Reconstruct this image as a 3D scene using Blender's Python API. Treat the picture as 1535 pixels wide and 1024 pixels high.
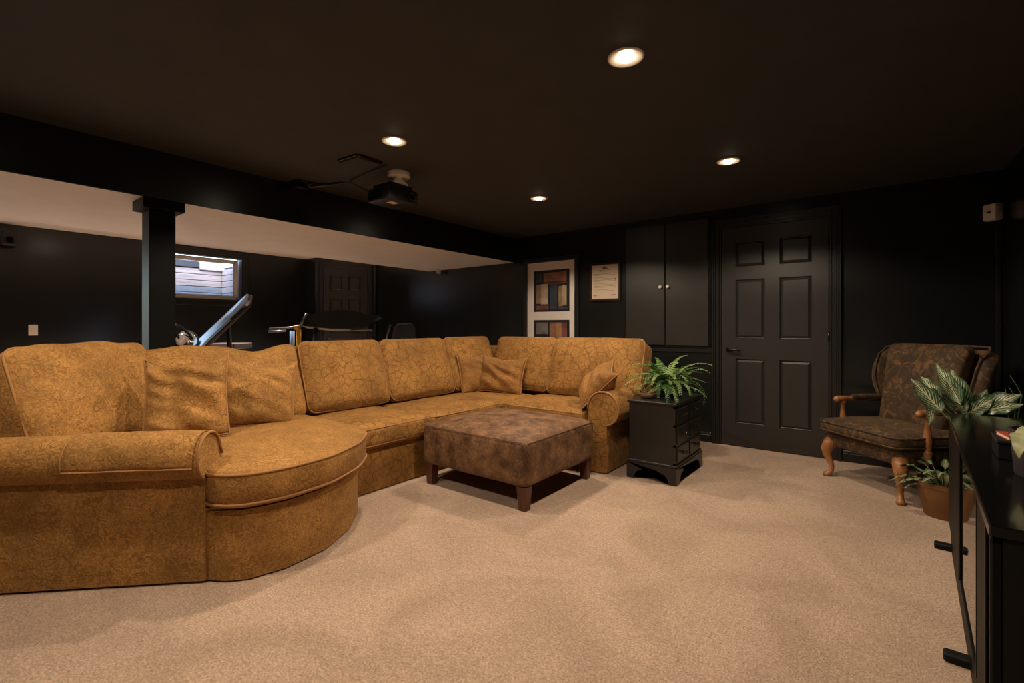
import bpy, bmesh, math, random
from mathutils import Vector, Matrix, noise
random.seed(7)
PI = math.pi
sc = bpy.context.scene
COL = sc.collection
for o in list(bpy.data.objects): bpy.data.objects.remove(o)

# ------------------------------------------------------------------ camera, world, exposure
EYE = 1.11; F = 705.0; YAW = math.radians(37.5)
cam_d = bpy.data.cameras.new('camera'); cam = bpy.data.objects.new('camera', cam_d); COL.objects.link(cam)
cam.location = (0, 0, EYE); cam.rotation_euler = (PI/2, 0, YAW)
cam_d.sensor_width = 36; cam_d.lens = 36*F/1535; cam_d.shift_y = -22/1535; cam_d.clip_start = 0.02
sc.camera = cam
sc.view_settings.view_transform = 'Standard'; sc.view_settings.look = 'None'
sc.view_settings.exposure = 0.0; sc.view_settings.gamma = 1; sc.view_settings.use_curve_mapping = False
w = bpy.data.worlds.new('world'); sc.world = w; w.use_nodes = True
bg = w.node_tree.nodes['Background']
sky = w.node_tree.nodes.new('ShaderNodeTexSky'); sky.sky_type = 'PREETHAM' if False else 'NISHITA'
sky.sun_disc = False; sky.sun_elevation = math.radians(48); sky.sun_rotation = math.radians(120)
w.node_tree.links.new(sky.outputs[0], bg.inputs[0]); bg.inputs[1].default_value = 1.7
LAMP_W = 80.0; LAMP_COL = (1.0, 0.80, 0.60)
CEIL = 2.225; SOF = 1.926; XB = -3.6; XS = -5.2; XL = -7.45; XR = 0.74; YB = 4.76; YF = -2.5
LAMPS = [(-0.81, 1.83), (-2.28, 1.81), (-0.77, 3.40), (-2.30, 3.38), (-0.80, 0.20), (-2.30, 0.10)]
GYM_FILL = [(-6.10, 3.10), (-6.10, 1.20)]; GYM_W = 500.0; GYM_COL = (1.0, 0.86, 0.73)  # unseen lamps added to brighten the gym and the soffit underside
for i, (x, y) in enumerate(LAMPS+GYM_FILL):
    gym = i >= len(LAMPS)
    ld = bpy.data.lights.new('downlight_bulb', 'SPOT'); ld.energy = GYM_W if gym else LAMP_W; ld.color = GYM_COL if gym else LAMP_COL
    ld.spot_size = math.radians(104 if gym else 149); ld.spot_blend = 0.6 if gym else 0.25; ld.shadow_soft_size = 0.035
    lo = bpy.data.objects.new('downlight_bulb', ld); COL.objects.link(lo); lo.location = (x, y, CEIL-0.026)

# ------------------------------------------------------------------ materials
MATS = {}
def nt(name):
    m = bpy.data.materials.new(name); m.use_nodes = True; MATS[name] = m
    return m, m.node_tree, m.node_tree.nodes['Principled BSDF']
def coords(t, scale=1.0):
    n = t.nodes
    tc = n.new('ShaderNodeTexCoord'); oi = n.new('ShaderNodeObjectInfo'); va = n.new('ShaderNodeVectorMath'); va.operation = 'ADD'
    t.links.new(tc.outputs['Object'], va.inputs[0]); t.links.new(oi.outputs['Location'], va.inputs[1])
    return va.outputs[0]
def ramp(t, src, stops):
    r = t.nodes.new('ShaderNodeValToRGB'); t.links.new(src, r.inputs[0])
    e = r.color_ramp.elements
    while len(e) < len(stops): e.new(0.5)
    for i, (p, c) in enumerate(stops):
        e[i].position = p; e[i].color = (c[0], c[1], c[2], 1) if not isinstance(c, float) else (c, c, c, 1)
    return r.outputs[0]
def noise_n(t, vec, scale, detail=3, rough=0.5):
    n = t.nodes.new('ShaderNodeTexNoise'); n.inputs['Scale'].default_value = scale
    n.inputs['Detail'].default_value = detail; n.inputs['Roughness'].default_value = rough
    t.links.new(vec, n.inputs['Vector']); return n
def bump(t, b, h, strength, dist=0.01):
    n = t.nodes.new('ShaderNodeBump'); n.inputs['Strength'].default_value = strength; n.inputs['Distance'].default_value = dist
    t.links.new(h, n.inputs['Height']); t.links.new(n.outputs[0], b.inputs['Normal'])
def mixc(t, fac, a, b, mode='MIX'):
    m = t.nodes.new('ShaderNodeMix'); m.data_type = 'RGBA'; m.blend_type = mode
    for s, v in ((m.inputs[0], fac), (m.inputs[6], a), (m.inputs[7], b)):
        if hasattr(v, 'is_linked'): t.links.new(v, s)
        elif isinstance(v, (int, float)): s.default_value = v
        else: s.default_value = (v[0], v[1], v[2], 1)
    return m.outputs[2]
def plain(name, col, rough=0.5, metal=0.0, var=0.12, nscale=6, bstr=0.0, bscale=60, emit=None, spec=0.5):
    m, t, b = nt(name)
    v = coords(t); nn = noise_n(t, v, nscale, 4)
    lo = [c*(1-var) for c in col]; hi = [c*(1+var) for c in col]
    t.links.new(ramp(t, nn.outputs[0], [(0.3, lo), (0.7, hi)]), b.inputs['Base Color'])
    b.inputs['Roughness'].default_value = rough; b.inputs['Metallic'].default_value = metal
    b.inputs['Specular IOR Level'].default_value = spec
    if bstr: bump(t, b, noise_n(t, v, bscale, 3).outputs[0], bstr, 0.004)
    if emit: b.inputs['Emission Color'].default_value = (*emit[0], 1); b.inputs['Emission Strength'].default_value = emit[1]
    return m
def make_carpet():
    m, t, b = nt('carpet'); v = coords(t)
    n1 = noise_n(t, v, 120, 3, 0.7); n2 = noise_n(t, v, 1.6, 3); n3 = noise_n(t, v, 38, 3)
    n2.inputs['Distortion'].default_value = 1.2
    c = ramp(t, n1.outputs[0], [(0.30, (0.29, 0.195, 0.130)), (0.70, (0.66, 0.475, 0.345))])
    c = mixc(t, 1.0, c, ramp(t, n2.outputs[0], [(0.38, (0.88, 0.87, 0.86)), (0.6, (1.06, 1.06, 1.07))]), 'MULTIPLY')
    c = mixc(t, 1.0, c, ramp(t, n3.outputs[0], [(0.3, (0.88, 0.88, 0.88)), (0.7, (1.1, 1.1, 1.1))]), 'MULTIPLY')
    t.links.new(c, b.inputs['Base Color']); b.inputs['Roughness'].default_value = 0.95
    b.inputs['Specular IOR Level'].default_value = 0.1
    b.inputs['Sheen Weight'].default_value = 0.15
    bump(t, b, n1.outputs[0], 0.9, 0.012)
def make_sofa(name, cell, light, dark, lw=0.06, squiggle=0.10, swirl=False):
    m, t, b = nt(name); v = coords(t)
    nz = noise_n(t, v, 9, 3)
    vm = t.nodes.new('ShaderNodeVectorMath'); vm.operation = 'MULTIPLY_ADD'
    t.links.new(nz.outputs['Color'], vm.inputs[0]); vm.inputs[1].default_value = (squiggle,)*3; t.links.new(v, vm.inputs[2])
    vo = t.nodes.new('ShaderNodeTexVoronoi'); vo.feature = 'DISTANCE_TO_EDGE'; vo.inputs['Scale'].default_value = cell
    t.links.new(vm.outputs[0], vo.inputs['Vector'])
    vo2 = t.nodes.new('ShaderNodeTexVoronoi'); vo2.feature = 'F1'; vo2.inputs['Scale'].default_value = cell
    t.links.new(vm.outputs[0], vo2.inputs['Vector'])
    # scallop rings inside each cell
    wv = t.nodes.new('ShaderNodeMath'); wv.operation = 'SINE'
    mu = t.nodes.new('ShaderNodeMath'); mu.operation = 'MULTIPLY'; mu.inputs[1].default_value = 15.0
    t.links.new(vo2.outputs['Distance'], mu.inputs[0]); t.links.new(mu.outputs[0], wv.inputs[0])
    if swirl:      # curling contour lines, like a small paisley weave
        nw = noise_n(t, v, cell*0.95, 2.0, 0.5)
        mu.inputs[1].default_value = 34.0; t.links.new(nw.outputs[0], mu.inputs[0])
        line = ramp(t, wv.outputs[0], [(0.0, 0.0), (0.9, 0.85)])
        ring = ramp(t, vo.outputs['Distance'], [(0.0, 0.55), (lw, 0.0)])
    else:
        line = ramp(t, vo.outputs['Distance'], [(0.0, 0.95), (lw*0.4, 0.75), (lw, 0.0)])
        ring = ramp(t, noise_n(t, v, cell*3, 3, 0.6).outputs[0], [(0.50, 0.0), (0.75, 0.35)])
    nb = noise_n(t, v, 5, 4, 0.6); ng = noise_n(t, v, 150, 3, 0.6)
    base = ramp(t, nb.outputs[0], [(0.3, [c*0.68 for c in light]), (0.68, [c*1.18 for c in light])])
    base = mixc(t, 1.0, base, ramp(t, ng.outputs[0], [(0.28, (0.58, 0.56, 0.52)), (0.72, (1.32, 1.32, 1.32))]), 'MULTIPLY')
    ad = t.nodes.new('ShaderNodeMath'); ad.operation = 'MAXIMUM'; t.links.new(line, ad.inputs[0]); t.links.new(ring, ad.inputs[1])
    sc_ = t.nodes.new('ShaderNodeMath'); sc_.operation = 'MULTIPLY'; t.links.new(ad.outputs[0], sc_.inputs[0])
    t.links.new(ramp(t, noise_n(t, v, 14, 3).outputs[0], [(0.36, 0.35), (0.62, 0.85)]), sc_.inputs[1])
    c = mixc(t, sc_.outputs[0], base, dark)
    t.links.new(c, b.inputs['Base Color']); b.inputs['Roughness'].default_value = 0.82
    b.inputs['Specular IOR Level'].default_value = 0.25
    b.inputs['Sheen Weight'].default_value = 0.12; b.inputs['Sheen Roughness'].default_value = 0.4
    b.inputs['Sheen Tint'].default_value = (1, 0.75, 0.4, 1)
    inv = t.nodes.new('ShaderNodeMath'); inv.operation = 'MULTIPLY_ADD'; inv.inputs[1].default_value = 0.25
    t.links.new(ng.outputs[0], inv.inputs[0])
    neg = t.nodes.new('ShaderNodeMath'); neg.operation = 'MULTIPLY'; neg.inputs[1].default_value = -0.6
    t.links.new(sc_.outputs[0], neg.inputs[0]); t.links.new(neg.outputs[0], inv.inputs[2])
    bump(t, b, inv.outputs[0], 0.5, 0.006)
make_carpet()
GOLD = (0.300, 0.150, 0.039); GDARK = (0.120, 0.050, 0.011)
make_sofa('sofa_cells', 15.5, GOLD, GDARK, 0.085, 0.06)
make_sofa('sofa_paisley', 22.0, (0.370, 0.190, 0.053), (0.185, 0.084, 0.021), 0.10, 0.08, True)
plain('piping', (0.30, 0.140, 0.042), 0.8, var=0.1)
make_sofa('pillow_velvet', 24.0, (0.285, 0.138, 0.038), (0.15, 0.066, 0.017), 0.10, 0.08, True)
def make_leather():
    m, t, b = nt('ottoman_suede'); v = coords(t)
    n1 = noise_n(t, v, 9, 6, 0.7); n2 = noise_n(t, v, 70, 4, 0.7)
    c = ramp(t, n1.outputs[0], [(0.36, (0.062, 0.030, 0.013)), (0.66, (0.225, 0.118, 0.056))])
    c = mixc(t, 1.0, c, ramp(t, n2.outputs[0], [(0.3, (0.65, 0.62, 0.6)), (0.7, (1.35, 1.35, 1.35))]), 'MULTIPLY')
    t.links.new(c, b.inputs['Base Color']); b.inputs['Roughness'].default_value = 0.62
    b.inputs['Sheen Weight'].default_value = 0.04; b.inputs['Sheen Tint'].default_value = (1, 0.7, 0.5, 1); b.inputs['Specular IOR Level'].default_value = 0.3
    bump(t, b, n2.outputs[0], 0.35, 0.005)
make_leather()
def make_chairfab():
    m, t, b = nt('armchair_velvet'); v = coords(t)
    n1 = noise_n(t, v, 16, 5, 0.65); n1.inputs['Distortion'].default_value = 1.5
    c = ramp(t, n1.outputs[0], [(0.38, (0.022, 0.010, 0.003)), (0.52, (0.047, 0.023, 0.0065)), (0.66, (0.140, 0.070, 0.020))])
    t.links.new(c, b.inputs['Base Color']); b.inputs['Roughness'].default_value = 0.8
    b.inputs['Sheen Weight'].default_value = 0.10; b.inputs['Sheen Tint'].default_value = (1, 0.7, 0.4, 1)
    bump(t, b, n1.outputs[0], 0.4, 0.006)
make_chairfab()
def make_wood(name, a, bcol, rough=0.4, scale=(14, 14, 2)):
    m, t, b = nt(name); v = coords(t)
    mp = t.nodes.new('ShaderNodeMapping'); mp.inputs['Scale'].default_value = scale; t.links.new(v, mp.inputs[0])
    n1 = noise_n(t, mp.outputs[0], 3, 5, 0.6)
    t.links.new(ramp(t, n1.outputs[0], [(0.3, a), (0.7, bcol)]), b.inputs['Base Color']); b.inputs['Roughness'].default_value = rough
make_wood('wood_chair', (0.22, 0.085, 0.028), (0.36, 0.16, 0.06), 0.38)
make_wood('wood_cherry', (0.055, 0.018, 0.008), (0.11, 0.036, 0.016), 0.3)
make_wood('wood_crate', (0.016, 0.0045, 0.0025), (0.034, 0.010, 0.006), 0.8, (2, 14, 14))
make_wood('plank_pale', (0.36, 0.295, 0.27), (0.62, 0.52, 0.48), 0.8, (14, 2, 14))
make_wood('plank_blue', (0.22, 0.25, 0.28), (0.33, 0.37, 0.41), 0.8, (14, 2, 14))
plain('wall_black', (0.0070, 0.0082, 0.0090), 0.24, var=0.1, bstr=0.08, bscale=180, spec=0.65)
plain('ceiling_black', (0.041, 0.043, 0.045), 0.75, var=0.08, bstr=0.1, bscale=200, spec=0.3)
plain('post_black', (0.0040, 0.0040, 0.0040), 0.46, var=0.08, spec=0.12)
plain('trim_black', (0.012, 0.0115, 0.011), 0.30, var=0.08)
plain('door_black', (0.0215, 0.0190, 0.0165), 0.38, var=0.08)
plain('white_paint', (0.80, 0.78, 0.76), 0.7, var=0.03)
plain('white_plastic', (0.72, 0.66, 0.58), 0.4, var=0.04)
plain('vinyl_frame', (0.66, 0.62, 0.56), 0.4, var=0.04)
plain('lamp_trim', (0.78, 0.70, 0.60), 0.35, var=0.04)
plain('lamp_glow', (1.0, 0.9, 0.75), 0.5, var=0.0, emit=((1.0, 0.84, 0.62), 38.0))
plain('black_lacquer', (0.005, 0.0048, 0.0045), 0.55, var=0.1, spec=0.2)
plain('black_gloss', (0.004, 0.004, 0.004), 0.14, var=0.1, spec=0.3)
plain('console_frame', (0.004, 0.004, 0.004), 0.5, var=0.1, spec=0.12)
plain('black_glass', (0.004, 0.004, 0.004), 0.025, var=0.0)
plain('black_plastic', (0.010, 0.010, 0.011), 0.35, var=0.1)
plain('black_vinyl', (0.013, 0.013, 0.015), 0.45, var=0.15, bstr=0.15)
plain('nightstand_black', (0.0105, 0.0095, 0.0085), 0.33, var=0.15)
plain('grey_metal', (0.14, 0.14, 0.145), 0.35, metal=0.9, var=0.1)
plain('chrome', (0.75, 0.75, 0.77), 0.08, metal=1.0, var=0.02)
plain('nickel', (0.62, 0.58, 0.52), 0.25, metal=1.0, var=0.03)
plain('bronze', (0.05, 0.04, 0.035), 0.3, metal=0.9, var=0.05)
plain('pad_blue', (0.20, 0.33, 0.56), 0.22, var=0.08)
plain('yellow_paint', (0.55, 0.27, 0.02), 0.4, var=0.06)
plain('terracotta', (0.150, 0.064, 0.018), 0.6, var=0.25, nscale=10)
plain('soil', (0.018, 0.012, 0.008), 0.95, var=0.4, nscale=40, bstr=0.6)
plain('pot_dark', (0.030, 0.024, 0.026), 0.45, var=0.1)
plain('mat_board', (0.80, 0.74, 0.68), 0.85, var=0.03)
plain('frame_black', (0.014, 0.014, 0.015), 0.35, var=0.1)
plain('frame_brown', (0.022, 0.011, 0.007), 0.35, var=0.2)
plain('paper', (0.62, 0.50, 0.37), 0.8, var=0.03)
plain('ink', (0.10, 0.07, 0.05), 0.8, var=0.0)
plain('red_cover', (0.32, 0.05, 0.035), 0.5, var=0.1)
plain('patio_grey', (0.30, 0.29, 0.28), 0.9, var=0.1)
plain('board_dark', (0.05, 0.05, 0.055), 0.7, var=0.2)
plain('brown_basket', (0.16, 0.075, 0.03), 0.7, var=0.25, nscale=30)
def make_fern():
    m, t, b = nt('fern_green'); oi = t.nodes.new('ShaderNodeObjectInfo'); n1 = noise_n(t, coords(t), 22, 3)
    c = ramp(t, oi.outputs['Random'], [(0.0, (0.045, 0.115, 0.028)), (0.55, (0.085, 0.175, 0.040)), (1.0, (0.19, 0.27, 0.07))])
    c = mixc(t, 1.0, c, ramp(t, n1.outputs[0], [(0.3, (0.55, 0.6, 0.55)), (0.7, (1.35, 1.3, 1.2))]), 'MULTIPLY')
    t.links.new(c, b.inputs['Base Color']); b.inputs['Roughness'].default_value = 0.5
make_fern()
plain('stem_green', (0.10, 0.16, 0.05), 0.5, var=0.2)
plain('leaf_pale', (0.24, 0.25, 0.105), 0.5, var=0.15, nscale=12)
for nm, c in (('art_dark', (0.012, 0.010, 0.012)), ('art_rust', (0.26, 0.12, 0.08)), ('art_plum', (0.16, 0.06, 0.06)), ('art_slate', (0.05, 0.06, 0.09)),
              ('art_cream', (0.40, 0.32, 0.22)), ('art_tan', (0.28, 0.19, 0.11)), ('art_blue', (0.035, 0.05, 0.075)), ('art_red', (0.20, 0.065, 0.06)),
              ('art_ochre', (0.36, 0.20, 0.08)), ('art_grey', (0.18, 0.16, 0.15))):
    plain(nm, c, 0.6, var=0.35, nscale=9)
def make_varileaf():
    m, t, b = nt('variegated_leaf')
    uv = t.nodes.new('ShaderNodeUVMap'); sp = t.nodes.new('ShaderNodeSeparateXYZ'); t.links.new(uv.outputs[0], sp.inputs[0])
    def mth(op, a, b_=None, c=None):
        n = t.nodes.new('ShaderNodeMath'); n.operation = op
        for i, x in enumerate((a, b_, c)):
            if x is None: continue
            if hasattr(x, 'is_linked'): t.links.new(x, n.inputs[i])
            else: n.inputs[i].default_value = x
        return n.outputs[0]
    au = mth('ABSOLUTE', mth('SUBTRACT', sp.outputs[0], 0.5))
    ph = mth('SUBTRACT', mth('MULTIPLY', sp.outputs[1], 52.0), mth('MULTIPLY', au, 46.0))
    nz = noise_n(t, coords(t), 30, 3)
    ph = mth('ADD', ph, mth('MULTIPLY', nz.outputs[0], 4.0))
    s = mth('SINE', ph)
    st = mth('MULTIPLY', ramp(t, s, [(0.35, 0.0), (0.8, 1.0)]), ramp(t, au, [(0.20, 1.0), (0.46, 0.0)]))
    mid = ramp(t, au, [(0.02, 1.0), (0.05, 0.0)])
    fac = mth('MAXIMUM', st, mid)
    c = mixc(t, fac, (0.024, 0.062, 0.022), (0.52, 0.52, 0.33))
    t.links.new(c, b.inputs['Base Color']); b.inputs['Roughness'].default_value = 0.35
make_varileaf()
def make_glass():
    m = bpy.data.materials.new('window_glass'); m.use_nodes = True; MATS['window_glass'] = m; t = m.node_tree
    for n in list(t.nodes): t.nodes.remove(n)
    o = t.nodes.new('ShaderNodeOutputMaterial'); mx = t.nodes.new('ShaderNodeMixShader'); tr = t.nodes.new('ShaderNodeBsdfTransparent')
    gl = t.nodes.new('ShaderNodeBsdfGlossy'); gl.inputs['Roughness'].default_value = 0.02; fr = t.nodes.new('ShaderNodeFresnel'); fr.inputs[0].default_value = 1.45
    t.links.new(fr.outputs[0], mx.inputs[0]); t.links.new(tr.outputs[0], mx.inputs[1]); t.links.new(gl.outputs[0], mx.inputs[2]); t.links.new(mx.outputs[0], o.inputs[0])
make_glass()

# ------------------------------------------------------------------ mesh helpers
ORI = {}
class G:
    def __init__(s): s.bm = bmesh.new()
    def box(s, x0, x1, y0, y1, z0, z1, bev=0.0, M=None, seg=1):
        m = Matrix.Translation(((x0+x1)/2, (y0+y1)/2, (z0+z1)/2)) @ Matrix.Diagonal((abs(x1-x0), abs(y1-y0), abs(z1-z0), 1))
        if M is not None: m = M @ m
        r = bmesh.ops.create_cube(s.bm, size=1, matrix=m)
        if bev > 0:
            es = list({e for v in r['verts'] for e in v.link_edges})
            bmesh.ops.bevel(s.bm, geom=es, offset=bev, segments=seg, affect='EDGES', profile=0.5)
        return s
    def raw(s, vs, fs, M=None):
        bv = [s.bm.verts.new((M @ Vector(v)) if M is not None else v) for v in vs]
        out = []
        for f in fs:
            try: out.append(s.bm.faces.new([bv[i] for i in f]))
            except ValueError: pass
        return bv
    def tube(s, pts, r, n=8, closed=False, M=None, cap=True):
        P = [Vector(p) for p in pts]; k = len(P)
        R = r if isinstance(r, (list, tuple)) else [r]*k
        vs = []; fs = []; up = None
        for i in range(k):
            if closed: t = P[(i+1) % k]-P[i-1]
            else: t = P[min(i+1, k-1)]-P[max(i-1, 0)]
            if t.length < 1e-9: t = Vector((0, 0, 1))
            t.normalize()
            if up is None:
                up = Vector((0, 0, 1)) if abs(t.z) < 0.9 else Vector((1, 0, 0))
            a = up - t*up.dot(t)
            if a.length < 1e-6: a = t.orthogonal()
            a.normalize(); up = a; b = t.cross(a)
            for j in range(n):
                th = 2*PI*j/n; vs.append(P[i]+(a*math.cos(th)+b*math.sin(th))*R[i])
        kk = k if closed else k-1
        for i in range(kk):
            i2 = (i+1) % k
            for j in range(n): fs.append((i*n+j, i*n+(j+1) % n, i2*n+(j+1) % n, i2*n+j))
        if not closed and cap: fs.append(tuple(range(n))[::-1]); fs.append(tuple((k-1)*n+j for j in range(n)))
        s.raw(vs, fs, M); return s
    def lathe(s, prof, n=20, c=(0, 0, 0), M=None, cap=True):
        vs = []; fs = []; k = len(prof)
        for (r, z) in prof:
            for j in range(n):
                th = 2*PI*j/n; vs.append((c[0]+r*math.cos(th), c[1]+r*math.sin(th), c[2]+z))
        for i in range(k-1):
            for j in range(n): fs.append((i*n+j, i*n+(j+1) % n, (i+1)*n+(j+1) % n, (i+1)*n+j))
        if cap: fs.append(tuple(range(n))[::-1]); fs.append(tuple((k-1)*n+j for j in range(n)))
        s.raw(vs, fs, M); return s
    def prism(s, poly, z0, z1, M=None):
        n = len(poly)
        vs = [(p[0], p[1], z0) for p in poly]+[(p[0], p[1], z1) for p in poly]
        fs = [tuple(range(n))[::-1], tuple(range(n, 2*n))]+[(i, (i+1) % n, n+(i+1) % n, n+i) for i in range(n)]
        s.raw(vs, fs, M); return s
    def grid(s, fn, nu, nv, M=None):
        vs = [fn(i/nu, j/nv) for j in range(nv+1) for i in range(nu+1)]
        fs = [(j*(nu+1)+i, j*(nu+1)+i+1, (j+1)*(nu+1)+i+1, (j+1)*(nu+1)+i) for j in range(nv) for i in range(nu)]
        s.raw(vs, fs, M); return s
    def put(s, name, mat, parent=None, smooth=False, angle=40, local=False, recenter=True, sub=0, solid=0):
        me = bpy.data.meshes.new(name)
        bmesh.ops.recalc_face_normals(s.bm, faces=s.bm.faces)
        off = Vector((0, 0, 0))
        if parent is not None and not local: off = ORI[parent.name]
        if s.bm.verts:
            c = sum((v.co for v in s.bm.verts), Vector())/len(s.bm.verts)
        else: c = Vector()
        if not recenter: c = off.copy() if not local else Vector()
        for v in s.bm.verts: v.co -= c
        s.bm.to_mesh(me); s.bm.free(); me.materials.append(MATS[mat])
        if smooth:
            for p in me.polygons: p.use_smooth = True
            if smooth == 'auto': me.set_sharp_from_angle(angle=math.radians(angle))
        o = bpy.data.objects.new(name, me); COL.objects.link(o)
        if parent is not None:
            o.parent = parent; o.location = c if local else c-off
            ORI[o.name] = c.copy() if not local else c.copy()
            if local: ORI[o.name] = c.copy()
        else:
            o.location = c; ORI[o.name] = c.copy()
        if solid:
            md = o.modifiers.new('solid', 'SOLIDIFY'); md.thickness = solid; md.offset = -1
        if sub:
            md = o.modifiers.new('sub', 'SUBSURF'); md.levels = sub; md.render_levels = sub
        return o
def tag(o, label=None, cat=None, group=None, kind=None):
    if label: o['label'] = label
    if cat: o['category'] = cat
    if group: o['group'] = group
    if kind: o['kind'] = kind
    return o
def thing(name, label, cat, loc=(0, 0, 0), rz=0.0, group=None):
    o = bpy.data.objects.new(name, None); COL.objects.link(o); o.location = loc; o.rotation_euler = (0, 0, rz)
    o.empty_display_size = 0.1; ORI[o.name] = Vector(loc)
    return tag(o, label, cat, group)
def struct(o, label, cat='structure'):
    return tag(o, label, None, None, 'structure')
def copy_tree(o, parent=None):
    c = o.copy(); COL.objects.link(c); ORI[c.name] = ORI.get(o.name, Vector())
    if parent is not None: c.parent = parent
    for ch in list(o.children): copy_tree(ch, c)
    return c
def RZ(a): return Matrix.Rotation(a, 4, 'Z')
def T(*p): return Matrix.Translation(p)
FW = Vector((-math.sin(YAW), math.cos(YAW), 0)); RT = Vector((math.cos(YAW), math.sin(YAW), 0))
def at_h(px, py, h):                    # real point at height h that lies along a given direction from the room's viewpoint
    d = FW + RT*((px-767.5)/F); z = (h-EYE)/((490-py)/F)
    return Vector((d.x*z, d.y*z, h))
def at_z(px, py, z):
    d = FW + RT*((px-767.5)/F); return Vector((d.x*z, d.y*z, EYE+(490-py)/F*z))

# ================================================================== ROOM SHELL
g = G(); g.box(XL-0.2, XR+0.2, YF-0.2, YB+0.2, -0.1, 0.0); struct(g.put('floor', 'carpet'), 'beige cut-pile carpet across the whole basement')
g = G(); g.box(XB, XR+0.2, YF-0.2, YB+0.2, CEIL, CEIL+0.1); struct(g.put('ceiling', 'ceiling_black'), 'flat black ceiling over the seating area')
g = G(); g.box(XL-0.2, XS, YF-0.2, YB+0.2, CEIL, CEIL+0.1); struct(g.put('ceiling', 'white_paint'), 'white ceiling over the gym area')
g = G(); g.box(XS, XB-0.012, YF, YB, SOF, CEIL+0.1); struct(g.put('ceiling', 'white_paint'), 'white underside of the lowered soffit beside the black beam')
g = G(); g.box(XB-0.012, XB+0.006, YF, YB, SOF-0.002, CEIL); struct(g.put('trim_1', 'wall_black'), 'long black beam face along the ceiling')
g = G(); g.box(XL-0.2, XR+0.2, YB, YB+0.2, 0, CEIL); struct(g.put('wall_back', 'wall_black'), 'black painted back wall')
g = G(); g.box(XR, XR+0.2, YF, YB, 0, CEIL); struct(g.put('wall_right', 'wall_black'), 'black painted right wall')
g = G(); g.box(XL-0.2, XR+0.2, YF-0.2, YF, 0, CEIL); struct(g.put('wall_front', 'wall_black'), 'black wall behind the viewer')
WY0, WY1, WZ0, WZ1 = 2.10, 3.12, 1.49, 2.12
GY0, GY1, GZ = -0.62, 0.30, 2.06
g = G(); g.box(XL-0.2, XL, YF, GY0, 0, CEIL); g.box(XL-0.2, XL, GY1, WY0, 0, CEIL); g.box(XL-0.2, XL, GY0, GY1, GZ, CEIL); g.box(XL-0.2, XL, WY1, YB, 0, CEIL); g.box(XL-0.2, XL, WY0, WY1, 0, WZ0); g.box(XL-0.2, XL, WY0, WY1, WZ1, CEIL)
struct(g.put('wall_left', 'wall_black'), 'black gym wall with a small high window')
# short end wall + diagonal wall with the far door
DA = Vector((-7.15, 4.09, 0)); DB = Vector((-6.48, YB, 0))
g = G(); g.prism([(XL, 4.09), (DA.x, DA.y), (DB.x, DB.y), (DB.x-0.1, YB), (XL, YB)], 0, CEIL); struct(g.put('wall_corner', 'wall_black'), 'black diagonal wall across the far gym corner')
# baseboards
def base(name, p, q, nrm, h=0.095):
    d = (Vector(q)-Vector(p)); L = d.length; a = math.atan2(d.y, d.x)
    M = T(p[0], p[1], 0) @ RZ(a)
    g = G(); prof = [(0.0, 0.0), (0.016, 0.0), (0.016, h*0.68), (0.011, h*0.74), (0.011, h*0.86), (0.006, h), (0.0, h)]
    s = nrm
    vs = [(0, s*y, z) for y, z in prof]+[(L, s*y, z) for y, z in prof]; n = len(prof)
    g.raw(vs, [tuple(range(n)), tuple(range(2*n-1, n-1, -1))]+[(i, (i+1) % n, n+(i+1) % n, n+i) for i in range(n)], M)
    return struct(g.put(name, 'trim_black'), 'black moulded baseboard')
base('baseboard_back', (-6.45, YB, 0), (-1.235, YB, 0), -1)
base('baseboard_back', (-0.20, YB, 0), (XR, YB, 0), -1)
base('baseboard_right', (XR, YF, 0), (XR, YB-0.02, 0), 1)
base('baseboard_left', (XL, YF, 0), (XL, 4.09, 0), -1)

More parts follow.
